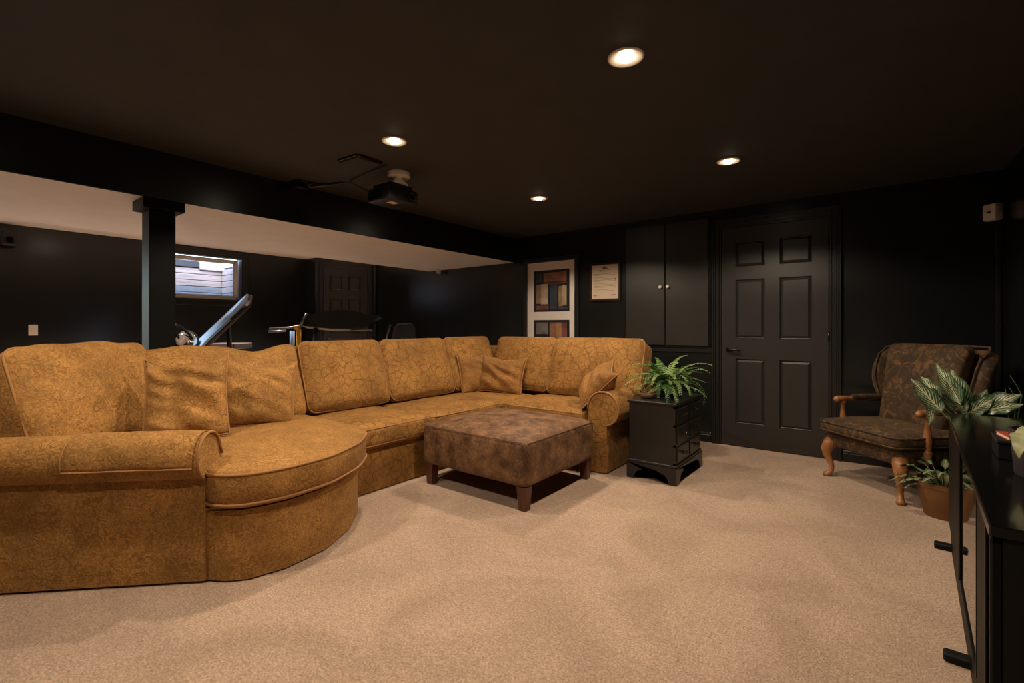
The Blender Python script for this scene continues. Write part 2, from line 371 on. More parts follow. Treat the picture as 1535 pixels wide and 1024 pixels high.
# six panel door in local frame: x along width (0..W), -y towards the room, z up
def door(name, label, M, W, H, lever_left, handle_side):
    root = bpy.data.objects.new(name, None); COL.objects.link(root)
    root.matrix_world = M; loc = M.to_translation(); ORI[root.name] = loc
    root.location = loc; root.rotation_euler = M.to_euler()
    struct(root, label)
    st = 0.118*W/0.835; mul = 0.115*W/0.835; pw = (W-2*st-mul)/2
    xs = [(st, st+pw), (st+pw+mul, W-st)]
    k = H/2.03
    zs = [(0.215*k, 0.815*k), (1.00*k, 1.545*k), (1.665*k, 1.90*k)]
    g = G()
    # slab front made of stiles and rails standing 12 mm proud of the panel field
    g.box(0, W, 0.006, 0.03, 0.006, H)
    xb = [0, xs[0][0], xs[0][1], xs[1][0], xs[1][1], W]
    for i in (0, 2, 4): g.box(xb[i], xb[i+1], -0.012, 0.006, 0.006, H)
    zb = [0.006, zs[0][0], zs[0][1], zs[1][0], zs[1][1], zs[2][0], zs[2][1], H]
    for (x0, x1) in xs:
        for i in (0, 2, 4, 6): g.box(x0, x1, -0.012, 0.006, zb[i], zb[i+1])
    g.put('slab', 'door_black', root, local=True, recenter=False)
    for (x0, x1) in xs:
        for (z0, z1) in zs:
            g = G(); a = 0.028; b = 0.006
            def ring(d, y): return [(x0+d, y, z0+d), (x1-d, y, z0+d), (x1-d, y, z1-d), (x0+d, y, z1-d)]
            R = ring(0.0, -0.012)+ring(b, 0.0)+ring(b+0.004, 0.002)+ring(a, -0.009)
            fs = []
            for r in range(3):
                for i in range(4): fs.append((r*4+i, r*4+(i+1) % 4, r*4+4+(i+1) % 4, r*4+4+i))
            fs.append((12, 13, 14, 15)); g.raw(R, fs)
            g.put('panel', 'door_black', root, local=True)
    # casing
    cw = 0.088
    def cas(pts):
        g = G()
        for i, (o, wd, t) in enumerate(((0.004, 0.020, 0.016), (0.024, 0.034, 0.022), (0.058, 0.014, 0.028), (0.072, 0.018, 0.034))):
            a, b = pts(o, wd)
            g.box(a[0], b[0], -t, 0.006, a[1], b[1], 0.003)
        return g
    for nm, f in (('casing', lambda o, wd: ((-o-wd, 0), (-o, H+o+wd))), ('casing', lambda o, wd: ((W+o, 0), (W+o+wd, H+o+wd))), ('casing', lambda o, wd: ((-o, H+o), (W+o, H+o+wd)))):
        cas(f).put(nm, 'trim_black', root, local=True)
    hx = 0.062 if handle_side == 'l' else W-0.062; sg = 1 if handle_side == 'l' else -1
    g = G(); g.lathe([(0.026, 0), (0.027, 0.006), (0.02, 0.012), (0.010, 0.014), (0.010, 0.045)], 16, M=T(hx, -0.012, 0.90*k) @ Matrix.Rotation(PI/2, 4, 'X'))
    h = g.put('handle', 'bronze', root, True, local=True); tag(h, 'dark bronze lever handle')
    g = G(); g.tube([(hx, -0.055, 0.90*k), (hx+sg*0.03, -0.058, 0.902*k), (hx+sg*0.07, -0.056, 0.897*k), (hx+sg*0.105, -0.050, 0.893*k)], [0.010, 0.0095, 0.0085, 0.007], 10)
    lv = g.put('lever', 'bronze', root, True, local=True)
    for hz in (0.25, 1.03, 1.80):
        xh = W if handle_side == 'l' else 0.0
        g = G(); g.tube([(xh+0.002, -0.016, hz*k-0.045), (xh+0.002, -0.016, hz*k+0.045)], 0.007, 8)
        g.put('hinge', 'bronze', root, True, local=True)
    return root
door('door_1', 'black six-panel door in the back wall right of the cabinet', T(-1.131, YB-0.008, 0), 0.835, 2.03, True, 'l')
d45 = (DB-DA).normalized(); ddm = T(DA.x+d45.x*0.135, DA.y+d45.y*0.135, 0) @ RZ(math.atan2(d45.y, d45.x)) @ T(0, -0.008, 0)
door('door_2', 'black six-panel door in the diagonal gym corner', ddm, 0.68, 2.06, True, 'l')

# window
win = thing('window_1', None, None, (XL, 2.6, 1.49)); struct(win, 'small high basement window onto a timber lined window well')
fx = XL-0.11
y0, y1, z0, z1 = WY0+0.015, WY1-0.03, WZ0+0.02, WZ1-0.02
g = G(); g.box(fx-0.04, fx+0.02, y0, y1, z0, z0+0.035, 0.004); g.box(fx-0.04, fx+0.02, y0, y1, z1-0.035, z1, 0.004); g.box(fx-0.04, fx+0.02, y0, y0+0.035, z0, z1, 0.004); g.box(fx-0.04, fx+0.02, y1-0.035, y1, z0, z1, 0.004)
g.put('frame', 'vinyl_frame', win)
g = G(); ya, yb, za, zb = y0+0.037, y1-0.037, z0+0.037, z1-0.037
for b in ((ya, yb, za, za+0.022), (ya, yb, zb-0.022, zb), (ya, ya+0.022, za, zb), (yb-0.022, yb, za, zb)): g.box(fx-0.03, fx+0.005, *b, 0.003)
g.put('sash', 'vinyl_frame', win)
g = G(); g.box(fx-0.016, fx-0.012, ya+0.02, yb-0.02, za+0.02, zb-0.02); g.put('pane', 'window_glass', win)
g = G()
for o_, wd, t in ((0.0, 0.03, 0.014), (0.03, 0.03, 0.02), (0.06, 0.02, 0.028)):
    e = o_+wd
    g.box(XL, XL+t, WY0-e, WY1+e, WZ0-e, WZ0-o_, 0.002); g.box(XL, XL+t, WY0-e, WY1+e, WZ1+o_, min(WZ1+e, CEIL-0.002), 0.002)
    g.box(XL, XL+t, WY0-e, WY0-o_, WZ0-o_, WZ1+o_, 0.002); g.box(XL, XL+t, WY1+o_, WY1+e, WZ0-o_, WZ1+o_, 0.002)
g.put('casing', 'trim_black', win)
g = G(); g.box(XL-0.13, XL, WY1-0.012, WY1-0.001, WZ0, WZ1); g.box(XL-0.13, XL, WY0+0.001, WY0+0.012, WZ0, WZ1); g.box(XL-0.13, XL, WY0, WY1, WZ0+0.001, WZ0+0.012); g.box(XL-0.13, XL, WY0, WY1, WZ1-0.012, WZ1-0.001)
g.put('reveal', 'trim_black', win)
# timber well outside: each plank a piece
wx = -8.25; wy = 3.14; pz = 1.36; k = 0
while pz < 2.0:
    ph = 0.094; mt = 'plank_blue' if pz < 1.66 else 'plank_pale'
    g = G(); g.box(wx-0.03, wx+random.uniform(-.003, .003), 1.7, wy-0.002, pz, pz+ph-0.008, 0.004); g.put('plank', mt, win)
    g = G(); g.box(wx-0.03, XL-0.21, wy, wy+0.03, pz, pz+ph-0.008, 0.004); g.put('plank', mt if pz < 1.6 else 'plank_pale', win)
    pz += ph
g = G(); g.box(wx-0.06, wx-0.031, 1.6, wy+0.06, 1.25, 2.05); g.box(wx-0.06, XL-0.21, wy+0.031, wy+0.06, 1.25, 2.05); g.put('backing', 'board_dark', win)
g = G(); g.box(wx-0.05, wx+0.02, 1.7, 2.82, 2.02, 2.12, 0.004); g.put('dark_board', 'board_dark', win)  # dark board across the top of the well
g = G(); g.box(wx-0.05, wx+0.03, 2.82, wy+0.03, 1.99, 2.16, 0.004); g.put('plank', 'plank_pale', win)
g = G(); g.box(wx-0.06, XL-0.2, 1.6, 3.2, 1.25, 1.35); g.put('gravel_bed', 'plank_blue', win)
g = G(); g.box(wx-0.06, XL-0.2, 1.6, 1.68, 1.3, 2.1); g.put('well_side', 'plank_pale', win)

# glazed walk-out door, left of the picture, that lets daylight into the gym
gd = thing('door_3', None, None, (XL, -.16, 0)); struct(gd, 'white glazed walk-out door in the gym wall')
g = G(); a, b = GY0+.03, GY1-.03
g.box(XL-.10, XL-.05, a, a+.09, .02, GZ-.03, .003); g.box(XL-.10, XL-.05, b-.09, b, .02, GZ-.03, .003); g.box(XL-.10, XL-.05, a, b, .02, .22, .003); g.box(XL-.10, XL-.05, a, b, GZ-.14, GZ-.03, .003)
g.put('sash', 'vinyl_frame', gd)
g = G(); g.box(XL-.078, XL-.072, a+.08, b-.08, .2, GZ-.12); g.put('pane', 'window_glass', gd)
g = G(); g.box(XL-.2, XL, GY0, GY0+.03, 0, GZ); g.box(XL-.2, XL, GY1-.03, GY1, 0, GZ); g.box(XL-.2, XL, GY0, GY1, GZ-.03, GZ); g.box(XL-.2, XL, GY0, GY1, 0, .02); g.put('jamb', 'vinyl_frame', gd)
g = G(); g.lathe([(.02, 0), (.024, .01), (.012, .02), (.024, .045), (.022, .06), (0, .065)], 16, M=T(XL-.05, a+.045, .95) @ Matrix.Rotation(PI/2, 4, 'Y')); g.put('knob', 'nickel', gd, True)
g = G(); g.box(XL-6, XL-.2, -6, 1.5, -.15, -.02); struct(g.put('patio', 'patio_grey'), 'grey concrete patio outside the gym')
# post under the soffit
cx, cy = -3.712, 1.037
p = thing('support_post', 'square black support post with a wider cap block under the beam', 'post', (cx, cy, 0))
g = G(); g.box(cx-.072, cx+.072, cy-.072, cy+.072, 0, SOF-0.066, 0.003); g.put('shaft', 'post_black', p)
g = G(); g.box(cx-.112, cx+.112, cy-.113, cy+.113, SOF-0.066, SOF, 0.003); g.put('cap', 'post_black', p)
g = G(); g.box(cx-.085, cx+.085, cy-.085, cy+.085, 0, 0.09, 0.004); g.put('plinth', 'post_black', p)

# wall cabinet let into the back wall
cab = thing('wall_cabinet', 'tall black double-door wall cabinet with pale round knobs', 'cabinet', (-1.67, YB, 0.926))
g = G(); g.box(-2.10, -1.243, YB-0.022, YB-0.001, 0.905, 2.17, 0.003); g.put('carcass', 'trim_black', cab)
g = G(); g.box(-2.13, -1.225, YB-0.012, YB-0.001, 0.86, 0.905, 0.002); g.put('ledge', 'trim_black', cab)
for (x0, x1, kx) in ((-2.092, -1.672, -1.712), (-1.664, -1.25, -1.636)):
    g = G(); g.box(x0, x1, YB-0.044, YB-0.022, 0.926, 2.148, 0.004); d = g.put('door', 'door_black', cab)
    g = G(); g.lathe([(0.006, 0), (0.006, 0.012), (0.015, 0.016), (0.017, 0.024), (0.013, 0.030), (0.004, 0.032)], 16, M=T(kx, YB-0.044, 1.512) @ Matrix.Rotation(PI/2, 4, 'X'))
    kb = g.put('knob', 'white_plastic', d, True); tag(kb, 'pale round knob with a metal centre')
    
# ================================================================== CEILING LIGHTS
def downlight(x, y):
    t = thing('recessed_light', None, 'ceiling light', (x, y, CEIL))
    g = G(); g.lathe([(0.031, -0.0008), (0.050, -0.0025), (0.064, -0.0050), (0.070, -0.0055), (0.073, -0.004), (0.0745, -0.0005)], 32, (x, y, CEIL), cap=False); g.put('trim_ring', 'lamp_trim', t, True)
    g = G(); g.lathe([(0.0, -0.0165), (0.012, -0.0155), (0.022, -0.012), (0.029, -0.006), (0.031, -0.0005)], 28, (x, y, CEIL), cap=False); g.put('bulb', 'lamp_glow', t, True)
    return t
LL = ['nearest and largest glowing recessed ceiling light, upper middle', 'recessed ceiling light above the projector', 'recessed ceiling light in front of the black panelled door',
      'farthest and smallest recessed ceiling light, over the sofa corner', 'recessed ceiling light above the viewer on the right', 'recessed ceiling light above the near rounded end of the sofa',
      'unseen recessed light added to the white gym ceiling near the small window', 'unseen recessed light added to the white gym ceiling nearer the light switch wall']
for (x, y), l in zip(LAMPS+GYM_FILL, LL): downlight(x, y)['label'] = l
for o in COL.objects:
    if o.name.startswith('recessed_light'): o['group'] = 'recessed ceiling lights'

# ================================================================== soft-goods helpers
def rbox(w, d, h, r=0.05, puff=(0, 0, 0), n=10, wr=0.0, seed=0, fr=7.0, M=None, sq=0.0):
    """soft rounded box, local centre at origin; puff = outward bulge per axis"""
    g = G(); bm = g.bm
    hw = Vector((w/2, d/2, h/2)); vs = {}
    def vert(p):
        key = tuple(round(c, 5) for c in p)
        if key in vs: return vs[key]
        q = Vector((p[0]*hw.x, p[1]*hw.y, p[2]*hw.z))
        inn = Vector([max(-hw[i]+r, min(hw[i]-r, q[i])) for i in range(3)])
        dlt = q-inn
        if dlt.length > 1e-6:
            q = inn+dlt.normalized()*r
        f = [1-abs(p[i])**2.2 for i in range(3)]
        q.x += puff[0]*p[0]*f[1]*f[2]; q.y += puff[1]*p[1]*f[0]*f[2]; q.z += puff[2]*p[2]*f[0]*f[1]
        if wr:
            nn = noise.noise_vector(Vector((q.x*fr+seed*3.1, q.y*fr+seed*1.7, q.z*fr)))
            q += nn*wr
        vs[key] = bm.verts.new((M @ q) if M is not None else q); return vs[key]
    def lin(i): 
        a = i/n*2-1
        return math.copysign(abs(a)**0.75, a)
    L = [lin(i) for i in range(n+1)]
    for ax in range(3):
        for s in (-1, 1):
            for i in range(n):
                for j in range(n):
                    c = []
                    for (a, b) in ((i, j), (i+1, j), (i+1, j+1), (i, j+1)):
                        p = [0, 0, 0]; p[ax] = s; p[(ax+1) % 3] = L[a]; p[(ax+2) % 3] = L[b]; c.append(vert(p))
                    try: bm.faces.new(c)
                    except ValueError: pass
    return g
def rect_loop(w, d, r, z, n=6):
    pts = []
    for cxs, cys, a0 in ((1, 1, 0), (-1, 1, PI/2), (-1, -1, PI), (1, -1, 3*PI/2)):
        for i in range(n+1):
            a = a0+PI/2*i/n; pts.append(Vector((cxs*(w/2-r)+r*math.cos(a), cys*(d/2-r)+r*math.sin(a), z)))
    return pts
def resample(pts, n, closed=True):
    P = [Vector(p) for p in pts]
    if closed: P.append(P[0])
    L = [0]
    for i in range(len(P)-1): L.append(L[-1]+(P[i+1]-P[i]).length)
    out = []; tot = L[-1]; m = n if closed else n-1
    for k in range(n):
        s = tot*k/m; i = 0
        while i < len(L)-2 and L[i+1] < s: i += 1
        f = (s-L[i])/max(1e-9, L[i+1]-L[i]); out.append(P[i].lerp(P[i+1], min(1, f)))
    return out
def smooth_loop(P, it=3):
    for _ in range(it): P = [(P[i-1]+P[i]*2+P[(i+1) % len(P)])/4 for i in range(len(P))]
    return P
def outline_cushion(pts, z0, z1, r, dome, n=90, it=3):
    P = smooth_loop(resample([(q[0], q[1], 0) for q in pts], n), it); c = sum(P, Vector())/n
    rings = []
    def ins(d, z): return [Vector((p.x, p.y, 0))+(c-p).normalized()*d+Vector((0, 0, z)) for p in P]
    def sca(f, z): return [Vector((c.x+(p.x-c.x)*f, c.y+(p.y-c.y)*f, z)) for p in P]
    rings.append(sca(0.5, z0)); rings.append(sca(0.85, z0)); rings.append(ins(r*0.5, z0+0.0))
    for k in range(7):
        a = -PI/2+PI*k/6; bul = 0.012*math.cos(a)
        zz = (z0+r*0.5) if a < 0 else (z1-r*0.5)
        rings.append(ins(r*0.5*(1-math.cos(a))-bul, zz+r*0.5*math.sin(a)))
    for f in (0.92, 0.82, 0.68, 0.5, 0.3, 0.12):
        rings.append([v+Vector((0, 0, noise.noise(v*5)*0.006)) for v in sca(f, z1+dome*(1-f**2.2))])
    g = G(); vs = [v for R in rings for v in R]; k = len(rings)
    fs = [(i*n+j, i*n+(j+1) % n, (i+1)*n+(j+1) % n, (i+1)*n+j) for i in range(k-1) for j in range(n)]
    fs.append(tuple((k-1)*n+j for j in range(n))); fs.append(tuple(range(n))[::-1]); g.raw(vs, fs)
    return g, P, c
def pillow(name, label, M, s=0.44, hgt=None, thick=0.15, wr=0.012, seed=1, mat='pillow_velvet', pull=(0, 0)):
    loc = M.to_translation(); t = thing(name, label, 'pillow', loc, 0, 'throw pillows on the sectional')
    n = 26; g = G(); hgt = hgt or s
    def pt(u, v, side):
        x = u*2-1; y = v*2-1
        ed = (1-abs(x)**2.6)*(1-abs(y)**2.6)
        z = side*thick/2*max(0, ed)**0.55
        pin = 1-0.07*(1-abs(y)**2)*abs(x)**2; pin2 = 1-0.07*(1-abs(x)**2)*abs(y)**2
        q = Vector((x*pin*s/2, y*pin2*hgt/2, z))
        f = ed**0.5
        cr = noise.noise(Vector((q.x*5+seed*7, q.y*20+q.x*9, seed*2.3)))
        q.z += side*f*wr*1.8*cr+side*f*wr*noise.noise(Vector((q.x*12, q.y*10, seed)))
        dy = noise.noise(Vector((q.x*6, seed*3.0, 0)))*wr*1.2; q.y += dy
        # sag of the upper edge
        q.y -= max(0, y)*0.035*(1-abs(x)**2)
        return q
    for side in (1, -1): g.grid(lambda u, v: pt(u, v, side), n, n, M)
    bmesh.ops.remove_doubles(g.bm, verts=g.bm.verts, dist=0.0005)
    c = g.put('cover', mat, t, True)
    ed = [pt(i/20, 0, 0) for i in range(20)]+[pt(1, i/20, 0) for i in range(20)]+[pt(1-i/20, 1, 0) for i in range(20)]+[pt(0, 1-i/20, 0) for i in range(20)]
    g = G(); g.tube(ed, 0.005, 6, True, M); g.put('piping', 'piping', t, True)
    return t
def frame_from(pos, face, up=(0, 0, 1), roll=0.0):
    z = Vector(face).normalized(); u = Vector(up); x = u.cross(z).normalized(); y = z.cross(x)
    m = Matrix((x, y, z)).transposed().to_4x4()
    return Matrix.Translation(pos) @ m @ Matrix.Rotation(roll, 4, 'Z')

# ================================================================== SECTIONAL SOFA
SO = Vector((-3.0, 2.2, 0))
sofa = thing('sectional_sofa', 'large golden brown patterned sectional sofa with a rounded near end and rolled arms', 'sofa', SO)
FR = [(-2.30, .816), (-2.225, .862), (-2.165, .930), (-2.13, 1.08), (-2.155, 1.29), (-2.27, 1.50), (-2.43, 1.66), (-2.60, 1.765)]
XBK = -3.575; YBK = 4.22
# cuddler base with curved front
g = G(); pts = [(-3.03, .085)]+FR+[(-2.66, 1.79), (-3.45, 1.79), (-3.45, .65)]
g.prism(pts, 0.008, 0.325); bmesh.ops.bevel(g.bm, geom=[e for e in g.bm.edges if abs(e.verts[0].co.z-e.verts[1].co.z) < 1e-5 and e.verts[0].co.z > .2], offset=0.012, segments=2, affect='EDGES')
g.put('base', 'sofa_paisley', sofa, 'auto', 30)
g = G(); g.prism([(-2.66, 1.792), (-2.66, 3.23), (-1.60, 3.23), (-1.60, YBK-0.1), (-3.45, YBK-0.1), (-3.45, 1.792)], 0.008, 0.305); g.put('base', 'sofa_cells', sofa)
g = G(); g.tube([(-2.302, .812, .01), (-2.302, .812, .325)], 0.006, 6); g.put('seam_piping', 'piping', sofa, True)
# back frame: a padded wall that follows the outer line
path = [Vector((-3.22, .26, 0)), Vector((XBK, .62, 0)), Vector((XBK, YBK, 0)), Vector((-1.62, YBK, 0))]
inn = [Vector((-3.10, .39, 0)), Vector((XBK+.19, .70, 0)), Vector((XBK+.19, YBK-.19, 0)), Vector((-1.62, YBK-.19, 0))]
g = G(); prof = [(0, 0.01), (0, .84), (0.1, .885), (0.3, .90), (0.7, .90), (0.9, .885), (1, .84), (1, .01)]
vs = []; n = len(prof)
for a, b in zip(path, inn):
    for f, z in prof: q = a.lerp(b, f); vs.append((q.x, q.y, z))
fs = [(i*n+j, i*n+j+1, (i+1)*n+j+1, (i+1)*n+j) for i in range(3) for j in range(n-1)]+[tuple(range(n))[::-1], tuple(3*n+j for j in range(n))]
g.raw(vs, fs); g.put('back_frame', 'sofa_cells', sofa, 'auto', 30)

# rolled arms: sweep a scroll profile (across, z)
def scroll(r, cz, cxs, inner, foot):
    """profile, +across = outside"""
    pts = [(inner, 0.31), (inner, cz-0.02)]
    for k in range(0, 15):
        a = PI-0.15-k/14*(PI+1.15)
        pts.append((cxs+r*math.cos(a), cz+r*math.sin(a)))
    pts += [(foot, cz-r*0.95), (foot, 0.012), (inner, 0.012)]
    return pts
def arm(p, d, outn, L, prof, mat, front_disc):
    """p = front point on the floor at across=0, d = unit direction front->rear, outn = unit outside normal"""
    p = Vector(p); d = Vector(d); o = Vector(outn)
    n = len(prof); vs = []
    S = [0, 0.012, 0.03]+[L*k/10 for k in range(1, 11)]
    for i, s in enumerate(S):
        sh = 0.985 if i == 0 else 1.0
        for (a, z) in prof:
            q = p+d*s+o*a; bz = z
            if 0.5 < z: bz += noise.noise(Vector((s*3, a*4, z*3)))*0.008
            vs.append((q.x, q.y, bz))
    fs = [(i*n+j, i*n+(j+1) % n, (i+1)*n+(j+1) % n, (i+1)*n+j) for i in range(len(S)-1) for j in range(n)]
    fs += [tuple(range(n)), tuple((len(S)-1)*n+j for j in range(n))[::-1]]
    g = G(); g.raw(vs, fs); ob = g.put('arm', mat, sofa, 'auto', 50)
    # piping round the scroll face
    pp = [p-d*0.004+o*a+Vector((0, 0, z)) for a, z in prof[1:-2]]
    g = G(); g.tube(pp, 0.0065, 6); g.put('piping', 'piping', ob, True)
    return ob
s2 = math.sqrt(.5)
# near arm, 45 degrees; front just behind the seam
AP = Vector((-2.305, .822, 0)); AD = Vector((-s2, -s2*0.98, 0)); AO = Vector((s2, -s2, 0))
profL = scroll(0.100, 0.550, -0.005, -0.12, 0.022)
profL = [(a-0.0, z) for a, z in profL]
arm(AP+AO*0.0, AD, AO, 0.98, profL, 'sofa_paisley', True)
# far arm on the return
profR = scroll(0.128, 0.492, -0.03, -0.16, 0.0)
arm((-1.585, 3.235, 0), (0, 1, 0), (1, 0, 0), 0.95, profR, 'sofa_cells', True)

# seat cushions
def seat(x0, x1, y0, y1, z0, z1, mat='sofa_cells', seed=1):
    w, d, h = x1-x0, y1-y0, z1-z0; M = T((x0+x1)/2, (y0+y1)/2, (z0+z1)/2)
    g = rbox(w, d, h, 0.045, (0.004, 0.004, 0.022), 14, 0.005, seed, 5, M)
    c = g.put('seat_cushion', mat, sofa, True)
    for zz in (h/2-0.022, -h/2+0.022):
        g = G(); g.tube(rect_loop(w-0.012, d-0.012, 0.05, zz), 0.0055, 6, True, M); g.put('piping', 'piping', c, True)
    return c
seat(-3.30, -2.60, 1.76, 2.415, .305, .46, seed=2)
seat(-3.30, -2.60, 2.42, 3.80, .305, .455, seed=3)
seat(-2.575, -1.765, 3.19, 3.86, .305, .462, seed=4)
cpts = [(-2.31, .800), (-2.20, .845), (-2.135, .915), (-2.10, 1.08), (-2.122, 1.30), (-2.24, 1.53), (-2.41, 1.70), (-2.60, 1.757), (-3.28, 1.757), (-3.28, .80), (-2.94, .41), (-2.47, .885), (-2.39, .89)]
g, P, c = outline_cushion(cpts, .325, .492, .05, .035, 110, 2)
cc = g.put('seat_cushion', 'sofa_paisley', sofa, True)
for zz in (.345, .474):
    g = G(); g.tube([Vector((p.x, p.y, 0))+(p-c).normalized()*0.011+Vector((0, 0, zz)) for p in P], 0.0065, 6, True); g.put('piping', 'piping', cc, True)

# back cushions: local x = width, y = thickness (front = -y), z = height
def backc(cpos, ang, w, h, th, tilt, mat='sofa_cells', seed=1, wr=0.008, puffy=0.04, skew=0.0, sag=0.0):
    M = T(*cpos) @ RZ(ang) @ Matrix.Rotation(tilt, 4, 'X')
    g = rbox(w, th, h, 0.060, (0.006, puffy, 0.012), 16, wr, seed, 6)
    for v in g.bm.verts:
        u = v.co.x/(w/2); k = v.co.z/(h/2)
        if sag and k > 0: v.co.z -= sag*k*math.exp(-((u-0.35)/0.35)**2)
        if sag: v.co.y += 0.012*math.sin(v.co.x*22+v.co.z*15)*max(0, k)
    bmesh.ops.transform(g.bm, matrix=M, verts=g.bm.verts)
    b = g.put('back_cushion', mat, sofa, True)
    lp = [Vector((p.x, -th/2+0.040, p.y)) for p in rect_loop(w-0.004, h-0.004, 0.058, 0)]
    if sag:
        for q in lp:
            u = q.x/(w/2); k = q.z/(h/2)
            if k > 0: q.z -= sag*k*math.exp(-((u-0.35)/0.35)**2)
    if not sag: g = G(); g.tube(lp, 0.006, 6, True, M); g.put('piping', 'piping', b, True)
    return b
TL = math.radians(-19)
AX = math.radians(90)     # cushions facing +X
backc((-3.36, 2.145, .715), AX, .72, .54, .24, TL, seed=11)
backc((-3.36, 2.895, .715), AX, .76, .54, .24, TL, seed=12)
backc((-3.37, 3.62, .720), AX, .68, .54, .24, TL, seed=13)
backc((-2.84, 3.945, .720), 0, .74, .54, .24, TL, seed=14)
backc((-2.02, 3.935, .715), 0, .92, .55, .25, TL, seed=15, puffy=.05)
backc((-3.355, 1.30, .705), AX, .93, .55, .25, TL, 'sofa_paisley', seed=16, wr=0.014, sag=0.055)
backc((-3.235, .565, .725), math.radians(120), .70, .54, .30, math.radians(-20), 'sofa_paisley', seed=17, wr=0.024, puffy=.05)

# arm cover draped on the near arm
ac = thing('arm_cover', 'patterned arm cover draped over the near rolled arm of the sofa', 'arm cover', (AP.x-.2, AP.y-.2, .64))
P0 = AP; g = G()
def acf(u, v):
    s = 0.015+u*0.50
    a = PI*0.80-v*(PI*0.845); r = 0.107+0.004*noise.noise(Vector((u*6, v*5, 1)))
    x, z = -.005+r*math.cos(a), 0.550+r*math.sin(a)
    if v > 0.84: z = z-(v-0.84)*0.10; x = max(x, 0.099+.006*math.sin(u*9))
    q = P0+AD*s+AO*x; return (q.x, q.y, z)
g.grid(acf, 20, 22); g.put('cloth', 'sofa_paisley', ac, True, solid=0.006)
g = G(); g.tube([Vector(acf(i/20, 1)) for i in range(21)], 0.004, 6); g.tube([Vector(acf(1, i/20)) for i in range(21)], 0.004, 6); g.put('hem', 'piping', ac, True)

# throw pillows
def pil(pos, face, label, **k):
    roll = k.pop('roll', 0.0)
    return pillow('throw_pillow', label, frame_from(pos, face, roll=roll), **k)
pil((-2.90, .935, .735), (0.72, -0.45, 0.36), 'crumpled gold throw pillow just behind the near arm', s=.39, hgt=.46, thick=.16, wr=.030, seed=3, mat='sofa_paisley', roll=math.radians(5))
pil((-3.03, 1.36, .705), (0.93, -0.20, 0.36), 'gold patterned throw pillow second from the near arm', s=.43, thick=.16, wr=.012, seed=5, mat='sofa_paisley', roll=math.radians(-8))
pil((-3.16, 3.52, .655), (0.95, -0.2, 0.26), 'dark gold throw pillow half hidden behind another in the sofa corner', s=.40, thick=.14, wr=.012, seed=8)
pil((-2.90, 3.61, .645), (0.30, -0.90, 0.34), 'dark gold throw pillow standing in front of another in the sofa corner', s=.47, hgt=.38, thick=.16, wr=.018, seed=9, roll=math.radians(-4))
pil((-1.755, 3.43, .655), (-0.55, -0.50, 0.66), 'gold throw pillow leaning on the far right arm', s=.38, hgt=.40, thick=.19, wr=.014, seed=12, roll=math.radians(-18))

# ================================================================== OTTOMAN
ot = thing('ottoman', 'large square brown suede ottoman on four short wooden legs', 'ottoman', (-2.08, 2.685, 0))
g = rbox(.915, .865, .285, 0.038, (0.010, 0.010, 0.0), 16, 0.003, 4, 6, T(-2.08, 2.685, .2855))
for v in g.bm.verts:
    if v.co.z > 0.40:
        u = (v.co.x+2.08)/.457; q = (v.co.y-2.685)/.43
        v.co.z += 0.060*max(0, 1-abs(u)**2.2)*max(0, 1-abs(q)**2.2)
ob = g.put('upholstered_block', 'ottoman_suede', ot, True)
g = G(); g.tube([Vector((p.x-2.08, p.y+2.685, .418)) for p in rect_loop(.918, .868, .03, 0)], 0.0025, 6, True); g.put('seam', 'ottoman_suede', ob, True)
for sx in (-1, 1):
    for sy in (-1, 1):
        x, y = -2.08+sx*.405, 2.685+sy*.38
        g = G(); a, b = .036, .026
        vs = [(x-b, y-b, 0), (x+b, y-b, 0), (x+b, y+b, 0), (x-b, y+b, 0), (x-a, y-a, .15), (x+a, y-a, .15), (x+a, y+a, .15), (x-a, y+a, .15)]
        g.raw(vs, [(3, 2, 1, 0), (4, 5, 6, 7), (0, 1, 5, 4), (1, 2, 6, 5), (2, 3, 7, 6), (3, 0, 4, 7)])
        bmesh.ops.bevel(g.bm, geom=g.bm.edges[:], offset=0.003, segments=1, affect='EDGES'); g.put('leg', 'wood_cherry', ot)

# ================================================================== NIGHTSTAND
nx0, nx1, ny0, ny1 = -1.435, -1.095, 3.30, 3.90
ns = thing('nightstand', 'small black six-drawer chest on bracket feet beside the far sofa arm', 'nightstand', ((nx0+nx1)/2, 3.6, 0))
g = G(); g.box(nx0, nx1-0.012, ny0, ny1, .13, .555, 0.002); g.put('carcass', 'nightstand_black', ns)
g = G(); g.box(nx0-.012, nx1+.012, ny0-.014, ny1+.014, .555, .575, .006, seg=2); g.put('top', 'nightstand_black', ns)
g = G(); g.box(nx0-.008, nx1+.008, ny0-.008, ny1+.008, .115, .14, .007, seg=2); g.put('base_moulding', 'nightstand_black', ns)
def bracket(p, q, nrm):
    p = Vector(p); q = Vector(q); L = (q-p).length; d = (q-p)/L
    prof = [(0, .118), (0, 0), (.055, 0), (.062, .035), (.085, .062), (.12, .072), (.14, .084)]
    prof += [(L-a, z) for a, z in reversed(prof[1:])]+[(L, .118)]
    g = G(); n = len(prof); nr = Vector(nrm)*0.016
    vs = [p+d*a+Vector((0, 0, z)) for a, z in prof]+[p+d*a+Vector((0, 0, z))-nr for a, z in prof]
    # triangulated front via strips between the top edge and the curve
    fs = []
    fs.append(tuple(range(n))); fs.append(tuple(range(2*n-1, n-1, -1)))
    fs += [(i, (i+1) % n, n+(i+1) % n, n+i) for i in range(n)]
    g.raw(vs, fs); bmesh.ops.triangulate(g.bm, faces=[f for f in g.bm.faces if len(f.verts) > 4], ngon_method='EAR_CLIP'); g.put('bracket_foot', 'nightstand_black', ns)
e = 0.014
